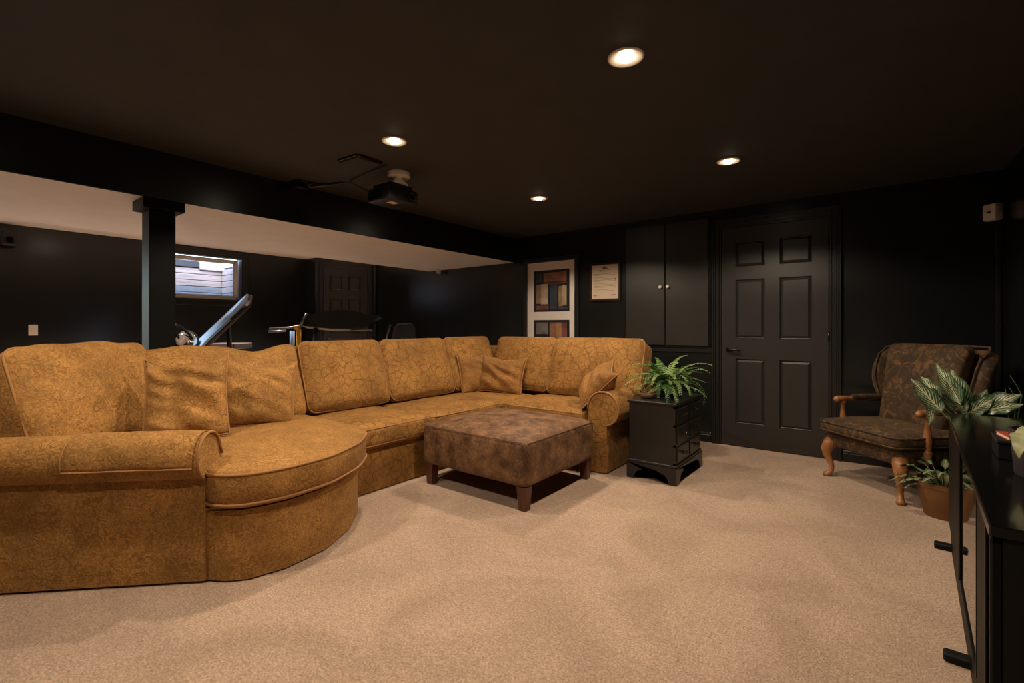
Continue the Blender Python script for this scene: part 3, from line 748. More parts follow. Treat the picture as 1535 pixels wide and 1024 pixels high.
bracket((nx0-e, ny0-e, 0), (nx1+e, ny0-e, 0), (0, -1, 0)); bracket((nx1+e, ny0-e+.0165, 0), (nx1+e, ny1+e-.0165, 0), (1, 0, 0))
bracket((nx1+e, ny1+e, 0), (nx0-e, ny1+e, 0), (0, 1, 0)); bracket((nx0-e, ny1+e-.0165, 0), (nx0-e, ny0-e+.0165, 0), (-1, 0, 0))
g = G()
for y in (ny0, 3.588, ny1-0.024): g.box(nx1-.014, nx1, y, y+0.024, .13, .555)
for z in (.135, .265, .405, .535): g.box(nx1-.014, nx1, ny0, ny1, z, z+.016)
g.put('face_frame', 'nightstand_black', ns)
for (z0, z1) in ((.154, .262), (.284, .402), (.424, .532)):
    for (y0, y1) in ((ny0+.028, 3.584), (3.616, ny1-.028)):
        g = G(); g.box(nx1-.012, nx1+.008, y0, y1, z0, z1, 0.005); dr = g.put('drawer', 'nightstand_black', ns)
        ym, zm = (y0+y1)/2, (z0+z1)/2
        g = G(); g.lathe([(.016, 0), (.016, .003), (.006, .006), (.006, .016), (.013, .020), (.014, .026), (.008, .031)], 14, M=T(nx1+.008, ym, zm) @ Matrix.Rotation(PI/2, 4, 'Y'))
        g.put('knob', 'bronze', dr, True)

# ================================================================== FERN
def frond(L, az, rise, droop, seed, width=0.055):
    rnd = random.Random(seed); n = 21; g = G(); pts = []; el = rise; p = Vector((0, 0, 0)); a = az
    for i in range(n+1):
        pts.append(p.copy()); t = i/n
        e_ = el-droop*t**1.3; a += rnd.uniform(-.02, .02)
        p = p+Vector((math.cos(a)*math.cos(e_), math.sin(a)*math.cos(e_), math.sin(e_)))*(L/n)
    g.tube(pts, [0.0022*(1-0.8*i/n) for i in range(n+1)], 5)
    for i in range(4, n+1):
        t = i/n; ww = width*(math.sin(min(1, t*1.25+.12)*PI*0.95)**0.7*0.9+0.10)*(1.0 if t < .9 else .7)
        tg = (pts[min(i+1, n)]-pts[i-1]).normalized(); sd = tg.cross(Vector((0, 0, 1)))
        if sd.length < .1: sd = Vector((1, 0, 0))
        sd.normalize(); up = sd.cross(tg)
        for s in (-1, 1):
            dr = (sd*s*0.92+tg*0.50-up*0.15+Vector((rnd.uniform(-.12, .12), rnd.uniform(-.12, .12), rnd.uniform(-.12, .12)))).normalized()
            w_ = L/n*0.40; b0 = pts[i]; l = ww*rnd.uniform(.8, 1.1)
            q = [b0-tg*w_*.5, b0+dr*l*.4-tg*w_*.85+up*.003, b0+dr*l*.8-tg*w_*.5, b0+dr*l, b0+dr*l*.8+tg*w_*.5, b0+dr*l*.4+tg*w_*.85+up*.003, b0+tg*w_*.5]
            g.raw(q, [(0, 1, 5, 6), (1, 2, 4, 5), (2, 3, 4)])
    return g
fx_, fy_, fz_ = -1.265, 3.62, .575
fern = thing('potted_fern', 'bushy green fern in a low dark pot on the black nightstand', 'plant', (fx_, fy_, fz_))
g = G(); g.lathe([(.0, 0), (.062, 0), (.066, .004), (.085, .075), (.090, .078), (.090, .088), (.080, .088), (.074, .07), (0, .068)], 24, (fx_, fy_, fz_)); pt_ = g.put('pot', 'pot_dark', fern, True)
g = G(); g.lathe([(0, .069), (.05, .074), (.076, .07)], 20, (fx_, fy_, fz_), cap=False); g.put('soil', 'soil', pt_, True)
for i in range(60):
    az = i*2.39996+random.uniform(-.3, .3); k = random.random()
    g = frond(random.uniform(.22, .40), az, random.uniform(.25, 1.3), random.uniform(1.1, 2.4), 100+i, random.uniform(.050, .072))
    o = g.put('frond', 'fern_green', fern, False, local=True, recenter=False); o.location = (random.uniform(-.035, .035), random.uniform(-.035, .035), .072)
bk = thing('woven_dish', 'small brown woven dish on the nightstand beside the fern', 'dish', (-1.345, 3.43, .575))
g = G(); g.lathe([(0, 0), (.035, 0), (.055, .018), (.058, .034), (.053, .034), (.048, .018), (0, .010)], 22, (-1.345, 3.43, .575)); g.put('bowl', 'brown_basket', bk, True)
g = G(); g.tube([(-1.345+.056*math.cos(a*PI/10), 3.43+.056*math.sin(a*PI/10), .609) for a in range(20)], .004, 6, True); g.put('rim', 'brown_basket', bk, True)

# ================================================================== WALL PICTURE + CERTIFICATE
yw = YB
pic = thing('framed_art', 'tall black framed picture with a white mat and abstract colour block prints', 'picture', (-3.063, yw, 1.22))
g = G(); X0, X1, Z0, Z1 = -3.40, -2.726, .60, 1.888; b = .052
for bx in ((X0-b, X0, Z0-b, Z1+b), (X1, X1+b, Z0-b, Z1+b), (X0, X1, Z0-b, Z0), (X0, X1, Z1, Z1+b)): g.box(bx[0], bx[1], yw-.032, yw-.001, bx[2], bx[3], .004)
g.put('frame', 'frame_black', pic)
# mat with two openings
ops = [(-3.305, -2.80, 1.29, 1.79), (-3.305, -2.80, .69, 1.19)]
g = G()
for bx in ((X0, ops[0][0], Z0, Z1), (ops[0][1], X1, Z0, Z1), (ops[0][0], ops[0][1], 1.79, Z1), (ops[0][0], ops[0][1], 1.19, 1.29), (ops[0][0], ops[0][1], Z0, .69)): g.box(bx[0], bx[1], yw-.012, yw-.006, bx[2], bx[3])
g.put('mat_board', 'mat_board', pic)
blocks = [[('art_slate', .07, .24, .72, .93), ('art_rust', .28, .92, .70, .94), ('art_plum', .32, .92, .66, .72), ('art_tan', .07, .20, .20, .66), ('art_cream', .20, .40, .18, .67), ('art_red', .07, .42, .05, .15),
           ('art_blue', .47, .66, .06, .66), ('art_tan', .70, .80, .12, .60), ('art_cream', .80, .92, .14, .62), ('art_slate', .68, .94, .05, .11)],
          [('art_grey', .07, .41, .66, .94), ('art_slate', .07, .41, .30, .58), ('art_rust', .45, .64, .10, .94), ('art_ochre', .64, .78, .08, .94), ('art_red', .78, .93, .08, .94), ('art_cream', .07, .41, .06, .24)]]
for (a0, a1, c0, c1), bl in zip(ops, blocks):
    g = G(); g.box(a0, a1, yw-.008, yw-.004, c0, c1)
    pr = g.put('print', 'art_dark', pic); tag(pr, 'dark print with blurred colour blocks')
    for (m_, u0, u1, v0, v1) in bl:
        g = G(); g.box(a0+(a1-a0)*u0, a0+(a1-a0)*u1, yw-.0088, yw-.0078, c0+(c1-c0)*v0, c0+(c1-c0)*v1); g.put('colour_block', m_, pr)
cert = thing('framed_certificate', 'small framed certificate with printed lines on cream paper', 'certificate', (-2.35, yw, 1.61))
g = G(); X0, X1, Z0, Z1 = -2.511, -2.188, 1.418, 1.795; b = .026
for bx in ((X0-b, X0, Z0-b, Z1+b), (X1, X1+b, Z0-b, Z1+b), (X0, X1, Z0-b, Z0), (X0, X1, Z1, Z1+b)): g.box(bx[0], bx[1], yw-.022, yw-.001, bx[2], bx[3], .003)
g.put('frame', 'frame_brown', cert)
g = G(); g.box(X0, X1, yw-.008, yw-.003, Z0, Z1); pap = g.put('paper', 'paper', cert)
g = G(); rr = random.Random(3)
g.box(-2.385, -2.315, yw-.0088, yw-.0079, 1.752, 1.760); g.box(-2.375, -2.33, yw-.0088, yw-.0079, 1.760, 1.772)
z = 1.735
rows = [(.16, .004), (.12, .003), None, (.26, .004), (.25, .003), None, (.27, .003), (.27, .003), (.26, .003), (.27, .003), None, (.27, .003), (.25, .003), (.27, .003), (.26, .003), None, (.24, .003), (.2, .003)]
for r_ in rows:
    if r_:
        x = -2.35-r_[0]/2
        while x < -2.35+r_[0]/2-.01:
            l = rr.uniform(.012, .04); g.box(x, min(x+l, -2.35+r_[0]/2), yw-.0088, yw-.0079, z, z+r_[1]); x += l+.005
    z -= .0135
g.box(-2.49, -2.45, yw-.0088, yw-.0079, 1.452, 1.459); g.box(-2.27, -2.22, yw-.0088, yw-.0079, 1.462, 1.466)
o = g.put('print', 'ink', pap); o['kind'] = 'stuff'
g = G(); g.lathe([(0, 0), (.010, 0), (.009, .0012), (0, .0012)], 14, M=T(-2.228, yw-.008, 1.632) @ Matrix.Rotation(PI/2, 4, 'X')); g.put('seal', 'red_cover', pap)

# ================================================================== ARMCHAIR (local: front = -y)
ch = thing('armchair', 'brown velvet wingback armchair with carved wooden arms and cabriole legs in the corner', 'armchair', (.13, 4.208, 0), math.radians(-45))
def L(g, name, mat, parent=ch, **k): return g.put(name, mat, parent, k.pop('smooth', True), local=True, recenter=False, **k)
# apron
g = rbox(.60, .56, .125, .03, (0, 0, 0), 8, 0.0, 1, 5, T(0, 0, .29)); L(g, 'seat_frame', 'armchair_velvet')
M = T(0, -.03, .385); g = rbox(.63, .60, .095, .04, (.012, .012, .022), 14, .004, 5, 6, M); sc_ = L(g, 'seat_cushion', 'armchair_velvet')
for zz in (.030, -.030):
    g = G(); g.tube(rect_loop(.645, .615, .06, zz), .005, 6, True, M); L(g, 'piping', 'armchair_velvet', sc_)
# wing back
def bk_pt(u, v):
    s = u*2-1; hgt = .40+v*.575
    half = .235+.075*min(1, v*1.6)
    rec = .20+.135*v
    a = abs(s)
    wing = max(0, (a-.70)/.30)
    sx = math.copysign(min(a, .70)/.70*(half-.02)+wing*.035+.03*wing*v, s)
    fwd = (wing**1.15)*(.112*math.sin(min(1, max(0, (v-.10)/.55))*PI/2)*(1-.25*max(0, v-.75)/.25))
    y = rec-fwd+.03*(1-a)**1*0
    top = .0
    if v > .9: top = -.02*wing-.004*(s*3)**2*.1
    roll = .03*max(0, (v-.88)/.12)**2
    return Vector((sx, y+roll, hgt+top))
g = G(); g.grid(bk_pt, 28, 18); bkr = L(g, 'backrest', 'armchair_velvet', solid=.075, sub=1)
g = G(); M2 = T(0, .192, .690) @ Matrix.Rotation(math.radians(-14), 4, 'X'); g2 = rbox(.48, .11, .60, .040, (.0, .03, .01), 12, .006, 3, 6, M2); 
for v in g2.bm.verts:
    k_ = (v.co.z-.42)/.54; v.co.x *= (.94+.24*max(0, min(1, k_)))
ib = L(g2, 'inner_back', 'armchair_velvet')
for u in (0.0, 1.0):
    g = G(); g.tube([bk_pt(u, v/18) for v in range(19)], .007, 6); L(g, 'piping', 'armchair_velvet', bkr)
g = G(); g.tube([bk_pt(u/28, 1.0)+Vector((0, 0, .006)) for u in range(29)], .008, 6); L(g, 'piping', 'armchair_velvet', bkr)
# arms
for s in (-1, 1):
    x = s*.315
    g = G(); g.tube([(x*1.01, -.12, z_) for z_ in (.25, .30, .325, .335, .36, .40, .45, .50, .535, .555, .57)], [.019, .021, .024, .017, .021, .024, .019, .0145, .016, .021, .020], 12)
    ap = L(g, 'arm_post', 'wood_chair'); 
    for zz, r in ((.325, .027), (.538, .021)):
        g = G(); g.lathe([(r*.8, -.008), (r, 0), (r*.8, .008)], 12, (x*1.01, -.12, zz)); L(g, 'turning', 'wood_chair', ap)
    g = G(); g.tube([(x, -.190, .560), (x, -.175, .568), (x, -.10, .572), (x, .02, .566), (x*.97, .20, .560)], [.016, .024, .018, .016, .017], 10); arm_ = L(g, 'arm', 'wood_chair')
    g = rbox(.046, .25, .034, .014, (0, 0, .006), 6, 0, 1, 5, T(x*.99, .065, .580)); L(g, 'arm_pad', 'armchair_velvet', arm_)
    g = G(); g.tube([(x-s*.002, -.172, .568), (x+s*.012, -.172, .568)], .021, 12); L(g, 'rosette', 'wood_chair', arm_)
# legs
for s in (-1, 1):
    fx2, fy2 = s*.265, -.255
    pts = [(0, 0, .275), (.012*s, -.012, .245), (.026*s, -.026, .205), (.024*s, -.024, .165), (.012*s, -.012, .12), (.004*s, -.004, .08), (.006*s, -.006, .045), (.018*s, -.018, .02), (.028*s, -.028, .012), (.030*s, -.030, .0)]
    g = G(); g.tube([(fx2+a, fy2+b, c) for a, b, c in pts], [.042, .044, .038, .029, .021, .017, .017, .022, .026, .022], 12); lg = L(g, 'leg', 'wood_chair')
    g = G()
    for k in (-1, 0, 1):
        g.tube([(fx2+.030*s+k*.010*s+.03*s*0, fy2-.045-.0*k+abs(k)*.006+.004, .235), (fx2+.036*s+k*.008*s, fy2-.058+abs(k)*.006, .20), (fx2+.028*s+k*.006*s, fy2-.048+abs(k)*.006, .165)], [.004, .007, .003], 6)
    L(g, 'carving', 'wood_chair', lg)
    g = G(); g.tube([(s*.23, .24, .28), (s*.235, .26, .16), (s*.24, .30, .0)], [.026, .022, .018], 8); L(g, 'leg', 'wood_chair')

# ================================================================== LEAF PLANTS
def leaf_obj(parent, base, dirv, upv, L_, W_, droop, mat='variegated_leaf', name='leaf', fold=.18, seed=0):
    d = Vector(dirv).normalized(); u = Vector(upv); s = d.cross(u).normalized(); u = s.cross(d)
    nu, nv = 6, 12; me = bpy.data.meshes.new(name); vs = []; uvs = []
    for j in range(nv+1):
        t = j/nv; ww = W_*(math.sin(PI*min(1, t**.8))**.85)*(1-.25*t) if 0 < t < 1 else 0
        c = d*L_*t+u*(-droop*L_*t*t)
        for i in range(nu+1):
            q = i/nu*2-1
            vs.append(c+s*q*ww/2+u*(abs(q)*fold*ww/2+.006*math.sin(t*17+seed)*abs(q))); uvs.append((i/nu, t))
    fs = [(j*(nu+1)+i, j*(nu+1)+i+1, (j+1)*(nu+1)+i+1, (j+1)*(nu+1)+i) for j in range(nv) for i in range(nu)]
    me.from_pydata(vs, [], fs); ul = me.uv_layers.new(name='UVMap')
    for lp in me.loops: ul.data[lp.index].uv = uvs[lp.vertex_index]
    for p_ in me.polygons: p_.use_smooth = True
    me.materials.append(MATS[mat]); o = bpy.data.objects.new(name, me); COL.objects.link(o); o.parent = parent
    o.location = Vector(base)-ORI[parent.name]; return o
def potg(x, y, z, r0, r1, h): return G().lathe([(0, 0), (r0, 0), (r0+.004, .006), (r1*.96, h*.86), (r1, h*.87), (r1*1.02, h), (r1*.93, h), (r1*.88, h*.85), (0, h*.84)], 28, (x, y, z))
# terracotta pot beside the armchair
px_, py_ = .335, 3.735
tp = thing('potted_plant', 'green and white leafed plant in a terracotta pot by the armchair leg', 'plant', (px_, py_, 0))
pot = potg(px_, py_, 0, .092, .138, .205).put('pot', 'terracotta', tp, 'auto', 50)
G().lathe([(0, .178), (.06, .182), (.124, .176)], 20, (px_, py_, 0), cap=False).put('soil', 'soil', pot, True)
rr = random.Random(21)
for i in range(34):
    az = i*2.4+rr.uniform(-.3, .3); el = rr.uniform(.15, 1.1); st = rr.uniform(.04, .13)
    if -.6 < math.atan2(math.sin(az-.8), math.cos(az-.8)) < .6: el = max(el, .9); st *= .6
    d = Vector((math.cos(az)*math.cos(el), math.sin(az)*math.cos(el), math.sin(el)))
    b0 = Vector((px_, py_, .18))+Vector((math.cos(az), math.sin(az), 0))*.035; b1 = b0+d*st
    leaf_obj(tp, b1, Vector((d.x, d.y, d.z*.4)), (0, 0, 1), rr.uniform(.085, .135), rr.uniform(.042, .062), rr.uniform(.2, .7), seed=i)
    G().tube([b0-Vector((0, 0, .005)), (b0+b1)/2+Vector((0, 0, .01)), b1], .0022, 5).put('stem', 'stem_green', tp, True)
# tall variegated plant behind the console
qx, qy = .53, 3.47
vp = thing('potted_plant', 'tall plant with large striped leaves standing behind the black console', 'plant', (qx, qy, 0))
pot = potg(qx, qy, 0, .095, .125, .28).put('pot', 'pot_dark', vp, 'auto', 50)
G().lathe([(0, .235), (.06, .24), (.11, .236)], 20, (qx, qy, 0), cap=False).put('soil', 'soil', pot, True)
tgt = [((1367, 566), 2.52, .10, (1412, 618)), ((1380, 560), 2.58, .075, (1408, 600)), ((1392, 640), 2.48, .05, (1400, 598)), ((1402, 540), 2.62, .085, (1440, 606)), ((1424, 548), 2.66, .10, (1448, 612)),
       ((1452, 590), 2.58, .07, (1448, 625)), ((1418, 566), 2.50, .07, (1448, 618)), ((1490, 596), 2.40, .09, (1446, 622)), ((1530, 588), 2.35, .11, (1462, 618)), ((1534, 604), 2.32, .09, (1470, 616)), ((1480, 575), 2.70, .08, (1460, 618)),
       ((1398, 580), 2.46, .06, (1432, 618)), ((1528, 618), 2.36, .07, (1476, 612)), ((1510, 580), 2.62, .09, (1474, 610))]
rt = Vector((qx, qy, .24))
for i, ((a, b), dz, wd, (c, e2)) in enumerate(tgt):
    tip = at_z(a, b, dz); bs = at_z(c, e2, 2.42+.02*(i % 3))
    d = tip-bs; tocam = (Vector((0, 0, EYE))-bs).normalized(); up = Vector((0, 0, .6))+tocam*.8
    leaf_obj(vp, bs, d, up, d.length, wd, .08, seed=i, fold=.12)
    m_ = rt.lerp(bs, .5)+Vector((0, 0, .06)); G().tube([rt+Vector((rr.uniform(-.03, .03), rr.uniform(-.03, .03), 0)), m_, bs+d*.04], .0035, 6).put('stem', 'stem_green', vp, True)
for (a, b), (c, e2) in (((1514, 563), (1532, 592)), ((1512, 580), (1524, 600)), ((1507, 583), (1512, 615))):
    p1 = at_z(a, b, 2.40); p0 = at_z(c, e2, 2.40); rt2 = rt+Vector((.03, .02, 0))
    G().tube([rt2, rt2.lerp(p0, .5)+Vector((0, 0, .08)), p0, p0.lerp(p1, .5)+Vector((0, 0, .006)), p1], [.003, .003, .003, .0022, .001], 6).put('grass_blade', 'stem_green', vp, True)

# ================================================================== TV CONSOLE
a0 = Vector((.298, 3.205, 0)); a1 = Vector((.2015, 1.46, 0)); dv = (a1-a0); CL = dv.length; ang = math.atan2(dv.y, dv.x)
# local: x along front from far end to near end, y>0 towards the right wall, z up
a0 = a0+Vector((-dv.y, dv.x, 0)).normalized()*0.016
con = thing('media_console', 'long low black console with dark glass doors along the right wall', 'console', a0, ang)
# after rotation local +y points to (+x world)
CD = .385; CH = .675
def LC(g, name, mat, parent=con, **k): return g.put(name, mat, parent, k.pop('smooth', False), local=True, recenter=False, **k)
g = G(); g.box(-.04, CL, -.015, CD-.02, CH-.027, CH, .003); LC(g, 'top', 'black_gloss')
g = G(); g.box(0, .022, .008, CD-.01, .06, CH-.027); LC(g, 'end_panel', 'black_lacquer')
g = G(); g.box(CL-.034, CL-.012, .008, CD-.01, .06, CH-.027); LC(g, 'end_panel', 'black_lacquer')
g = G(); g.box(.022, CL-.034, CD-.025, CD-.012, .06, CH-.03); LC(g, 'back_panel', 'black_lacquer')
g = G(); g.box(.022, CL-.034, .012, CD-.025, .06, .085); LC(g, 'bottom_shelf', 'black_lacquer')
g = G(); g.box(.022, CL-.034, .03, CD-.025, .36, .375); LC(g, 'shelf', 'black_lacquer')
g = G(); g.box(.0, CL-.014, -.004, .012, 0, .125, .002); g.box(1.415, 1.60, -.010, .012, .125, CH-.027, .002); LC(g, 'face_frame', 'console_frame')
g = G(); g.box(.003, .712, -.012, .006, .13, CH-.032, .002); dr = LC(g, 'door', 'console_frame')
for x0, x1 in ((.718, 1.412), (1.603, CL-.016)):
    g = G(); f = .014
    for b_ in ((x0, x1, .13, .13+f), (x0, x1, CH-.032-f, CH-.032), (x0, x0+f, .13, CH-.032), (x1-f, x1, .13, CH-.032)): g.box(b_[0], b_[1], -.010, .007, b_[2], b_[3], .002)
    dr = LC(g, 'door', 'console_frame')
    g = G(); g.box(x0+f-.004, x1-f+.004, -.006, -.001, .13+f-.004, CH-.032-f+.004); LC(g, 'glass', 'black_glass', dr)
    for xe in (x0+f, x1-f-.006): g = G(); g.box(xe, xe+.006, -.0115, -.0095, .14, CH-.04); LC(g, 'edge_strip', 'bronze', dr)
for x in (.03, 1.08, CL-.06):
    g = G(); g.box(x-.022, x+.022, -.068, CD-.02, 0.0, .03, .006); LC(g, 'foot', 'black_lacquer')
# things on the console
cpos = lambda x, y: (T(*a0) @ RZ(ang) @ Vector((x, y, CH)))
q = cpos(1.19, .157)
dp = thing('potted_plant', 'small plant with pale drooping leaves in a dark pot on the console', 'plant', q)
pot = potg(q.x, q.y, CH, .070, .085, .135).put('pot', 'pot_dark', dp, 'auto', 50)
G().lathe([(0, .115), (.04, .118), (.072, .114)], 18, (q.x, q.y, CH), cap=False).put('soil', 'soil', pot, True)
for i in range(9):
    az = -2.3+i*.42; el = .5; b0 = Vector((q.x, q.y, CH+.115)); d = Vector((math.cos(az)*.85, math.sin(az)*.85, .40))
    b1 = b0+d*.085; leaf_obj(dp, b1, Vector((d.x, d.y, -.55)), (0, 0, 1), .085, .068, .5, 'leaf_pale', seed=i, fold=.1)
    G().tube([b0, b0.lerp(b1, .5)+Vector((0, 0, .012)), b1], .0022, 5).put('stem', 'stem_green', dp, True)
q2 = cpos(.92, .122)
bx = thing('storage_box', 'black box lying on the console beside the dark plant pot', 'box', q2, ang)
g = G(); g.box(-.08, .08, -.055, .055, 0, .05, .003); g.put('case', 'black_lacquer', bx, local=True)
g = G(); g.box(-.083, .083, -.058, .058, .05, .062, .003); g.put('lid', 'black_lacquer', bx, local=True)
rb = thing('red_book', 'thin red covered book on the black box', 'book', q2+Vector((0.0, 0, .062)), ang+.2)
g = G(); g.box(-.05, .05, -.037, .037, .002, .010); g.put('pages', 'paper', rb, local=True)
g = G(); g.box(-.052, .052, -.039, .039, 0, .002); g.box(-.052, .052, -.039, .039, .010, .012); g.box(-.052, .052, .037, .039, .002, .010); g.put('cover', 'red_cover', rb, local=True)

# ================================================================== PROJECTOR + CABLES
pb = Vector((-2.80, 2.21, CEIL))
pj = thing('projector', 'black projector hanging from the ceiling on a white round mount', 'projector', pb)
g = G(); g.lathe([(0, 0), (.078, 0), (.080, -.006), (.080, -.032), (.074, -.036), (.030, -.038), (.026, -.05)], 26, (-2.725, 2.205, CEIL)); g.put('mount_plate', 'white_plastic', pj, 'auto', 40)
g = G(); g.lathe([(.022, -.036), (.030, -.045), (.050, -.062), (.068, -.080), (.068, -.088), (0, -.088)], 24, (-2.735, 2.21, CEIL)); g.put('mount_cup', 'white_plastic', pj, 'auto', 40)
bz = 2.012
g = G(); g.box(-2.93, -2.675, 2.08, 2.345, bz, bz+.095, .010, seg=2); bd = g.put('body', 'black_plastic', pj, 'auto', 40)
g = G(); g.box(-2.90, -2.70, 2.11, 2.31, bz+.095, CEIL-.086); g.put('bracket', 'black_plastic', pj)
g = G(); g.lathe([(.030, 0), (.032, .012), (.026, .014), (.022, .006), (0, .004)], 20, M=T(-2.675, 2.27, bz+.05) @ Matrix.Rotation(PI/2, 4, 'Y')); g.put('lens', 'black_glass', bd, True)
g = G()
for k in range(9): g.box(-2.91+.022*k, -2.899+.022*k, 2.077, 2.081, bz+.02, bz+.075)
g.put('vent', 'black_gloss', bd)
g = G(); g.box(-2.80, -2.745, 2.15, 2.22, bz-.0012, bz); tag(g.put('sticker', 'paper', bd), 'pale sticker underneath')
g = G(); g.box(-2.925, -2.80, 2.0775, 2.0805, bz+.006, bz+.012); g.put('strip', 'grey_metal', bd)
def ceil_pts(lst, h): return [at_h(x, y, h) for x, y in lst]
rw = thing('cable_raceway', 'bent black cable raceway fixed to the ceiling left of the projector', 'raceway', at_h(535, 231, CEIL))
def strip(g, pts, wdt, th):
    for p_, q_ in zip(pts[:-1], pts[1:]):
        d = q_-p_; g.box(0, d.length, -wdt/2, wdt/2, -th, 0, 0.003, M=T(*p_) @ RZ(math.atan2(d.y, d.x)))
g = G(); strip(g, ceil_pts([(508, 240), (536, 231)], CEIL), .03, .016); g.put('channel', 'black_gloss', rw)
g = G(); strip(g, ceil_pts([(536, 231), (572, 243)], CEIL), .03, .016); g.put('channel', 'black_gloss', rw)
cb = thing('projector_cable', 'black cables drooping from the projector along the ceiling to a flat bracket', 'cable', at_h(519, 272, CEIL-.05))
g = G(); h1 = CEIL-.06
g.tube(ceil_pts([(580, 248), (552, 259), (525, 271)], CEIL-.012), .005, 6); g.tube([at_z(553, 288, 3.30), at_z(536, 280, 3.24), at_z(524, 273, 3.2), at_z(505, 276, 3.15), at_z(465, 280, 3.12)], .007, 6); g.put('cord', 'black_plastic', cb, True)
g = G(); strip(g, ceil_pts([(424, 278), (446, 269), (480, 276), (515, 273)], CEIL), .03, .014); g.put('channel', 'black_gloss', cb)
c0 = at_h(442, 283, CEIL-.03); g = G(); g.box(c0.x-.10, c0.x+.10, c0.y-.05, c0.y+.05, CEIL-.045, CEIL-.0, .004); g.put('junction_box', 'black_plastic', cb)

# ================================================================== SMALL WALL ITEMS
sw = thing('light_switch', 'white rocker light switch plate on the black gym wall', 'switch', (XL, .913, 1.07))
g = G(); g.box(XL, XL+.006, .875, .951, 1.012, 1.132, .003); pl = g.put('plate', 'white_plastic', sw)
g = G(); g.box(XL+.006, XL+.009, .897, .929, 1.04, 1.104, .001); g.put('rocker', 'white_plastic', pl)
sp = thing('wall_speaker', 'small black speaker high on the gym wall at the left edge', 'speaker', (XL, .70, 2.02))
g = G(); g.box(XL+.03, XL+.15, .655, .78, 1.98, 2.14, .010); g.put('cabinet', 'black_plastic', sp)
g = G(); g.box(XL, XL+.03, .69, .74, 2.02, 2.1, .003); g.put('bracket', 'black_plastic', sp)
g = G(); g.lathe([(.04, 0), (.042, .004), (.034, .002), (.012, -.004), (0, 0)], 18, M=T(XL+.15, .717, 2.035) @ Matrix.Rotation(PI/2, 4, 'Y')); g.put('cone', 'black_gloss', sp, True)
sn = thing('motion_sensor', 'pale corner motion sensor high where the black walls meet', 'sensor', (XR-.07, YB-.07, 1.9))
Ms = T(XR-.062, YB-.062, 1.915) @ RZ(math.radians(-45))
g = G(); g.box(-.042, .042, -.045, .02, -.058, .058, .010, Ms, 2); sb = g.put('housing', 'white_plastic', sn, 'auto', 40)
g = G(); g.box(-.012, .012, -.047, -.044, -.006, .006, .001, Ms); g.put('lens', 'black_gloss', sb)
g = G(); g.box(-.03, .03, .02, .06, -.02, .02, 0, Ms); g.put('bracket', 'black_plastic', sn)
rc = thing('cable_cover', 'thin black vertical cable cover in the corner below the sensor', 'cable cover', (XR-.03, YB-.02, .1))
g = G(); g.box(XR-.045, XR-.020, YB-.016, YB-.0005, .10, 1.84, .003); g.put('channel', 'trim_black', rc)
g = G(); g.box(XR-.048, XR-.017, YB-.019, YB-.0005, 1.10, 1.13, .002); g.put('clip', 'trim_black', rc)
al = thing('smoke_sensor', 'tiny white sensor under the white soffit at the far wall', 'sensor', (-4.92, YB-.07, SOF))
g = G(); g.lathe([(0, 0), (.034, 0), (.034, -.03), (.028, -.058), (0, -.060)], 18, (-4.92, YB-.07, SOF)); g.put('housing', 'white_plastic', al, 'auto', 40)
g = G(); g.lathe([(.036, -.010), (.038, -.014), (.036, -.018)], 18, (-4.92, YB-.07, SOF), cap=False); g.put('ring', 'white_paint', al)

# ================================================================== GYM EQUIPMENT
# treadmill, seen from behind its console
tc = at_z(512, 490, 5.6); tc.z = 0
tm = thing('treadmill', 'black treadmill with a wide console and yellow posts in front of the gym door', 'treadmill', tc, YAW)
def LT(g, name, mat, parent=tm, **k): return g.put(name, mat, parent, k.pop('smooth', False), local=True, recenter=False, **k)
# local: x right as seen, y away, z up ; deck runs away from the viewer
g = G()
prof = [(-.46, 1.12), (-.40, 1.255), (-.24, 1.265), (-.14, 1.30), (.0, 1.312), (.16, 1.30), (.28, 1.26), (.46, 1.245), (.47, 1.235), (.36, 1.18), (.33, 1.12), (.12, 1.085), (-.12, 1.085)]
n = len(prof); vs = [(x, -.03, z) for x, z in prof]+[(x*.97, .07, z-.03) for x, z in prof]
g.raw(vs, [tuple(range(n)), tuple(range(2*n-1, n-1, -1))]+[(i, (i+1) % n, n+(i+1) % n, n+i) for i in range(n)])
bmesh.ops.triangulate(g.bm, faces=[f for f in g.bm.faces if len(f.verts) > 4]); cs = LT(g, 'console', 'black_plastic')
g = G(); g.box(-.2, .2, .03, .06, 1.12, 1.25, .004); LT(g, 'display', 'black_glass', cs)
g = G(); g.tube([(-.475, -.045, 1.11), (-.395, -.045, 1.262)], .018, 8); LT(g, 'edge_tube', 'grey_metal', cs, smooth=True)
for s in (-1, 1):
    g = G(); g.tube([(s*.33, .05, 1.12), (s*.34, .02, .6), (s*.36, -.05, .1)], .028, 8); LT(g, 'upright', 'black_plastic', smooth=True)
    g = G(); g.box(s*.36-.05, s*.36+.05, -.1, 1.55, .06, .16, .01); LT(g, 'side_rail', 'black_plastic')
for x in (-.485,):
    g = G(); g.tube([(x, -.06, 1.085), (x, -.06, .55)], .026, 10); LT(g, 'yellow_post', 'yellow_paint', smooth=True)
    g = G(); g.lathe([(0, -.03), (.03, -.025), (.04, 0), (.03, .025), (0, .03)], 12, (x-.02, -.06, 1.10)); LT(g, 'yellow_knob', 'yellow_paint', smooth=True)
g = G(); g.tube([(-.58, -.02, .5), (-.58, -.02, 1.06)], .026, 10); LT(g, 'blue_post', 'pad_blue', smooth=True)
g = G(); g.tube([(-.47, -.06, 1.11), (-.60, -.09, 1.095), (-.78, -.16, 1.085), (-.79, -.16, 1.055), (-.62, -.09, 1.06)], .012, 8); LT(g, 'handle', 'grey_metal', smooth=True)
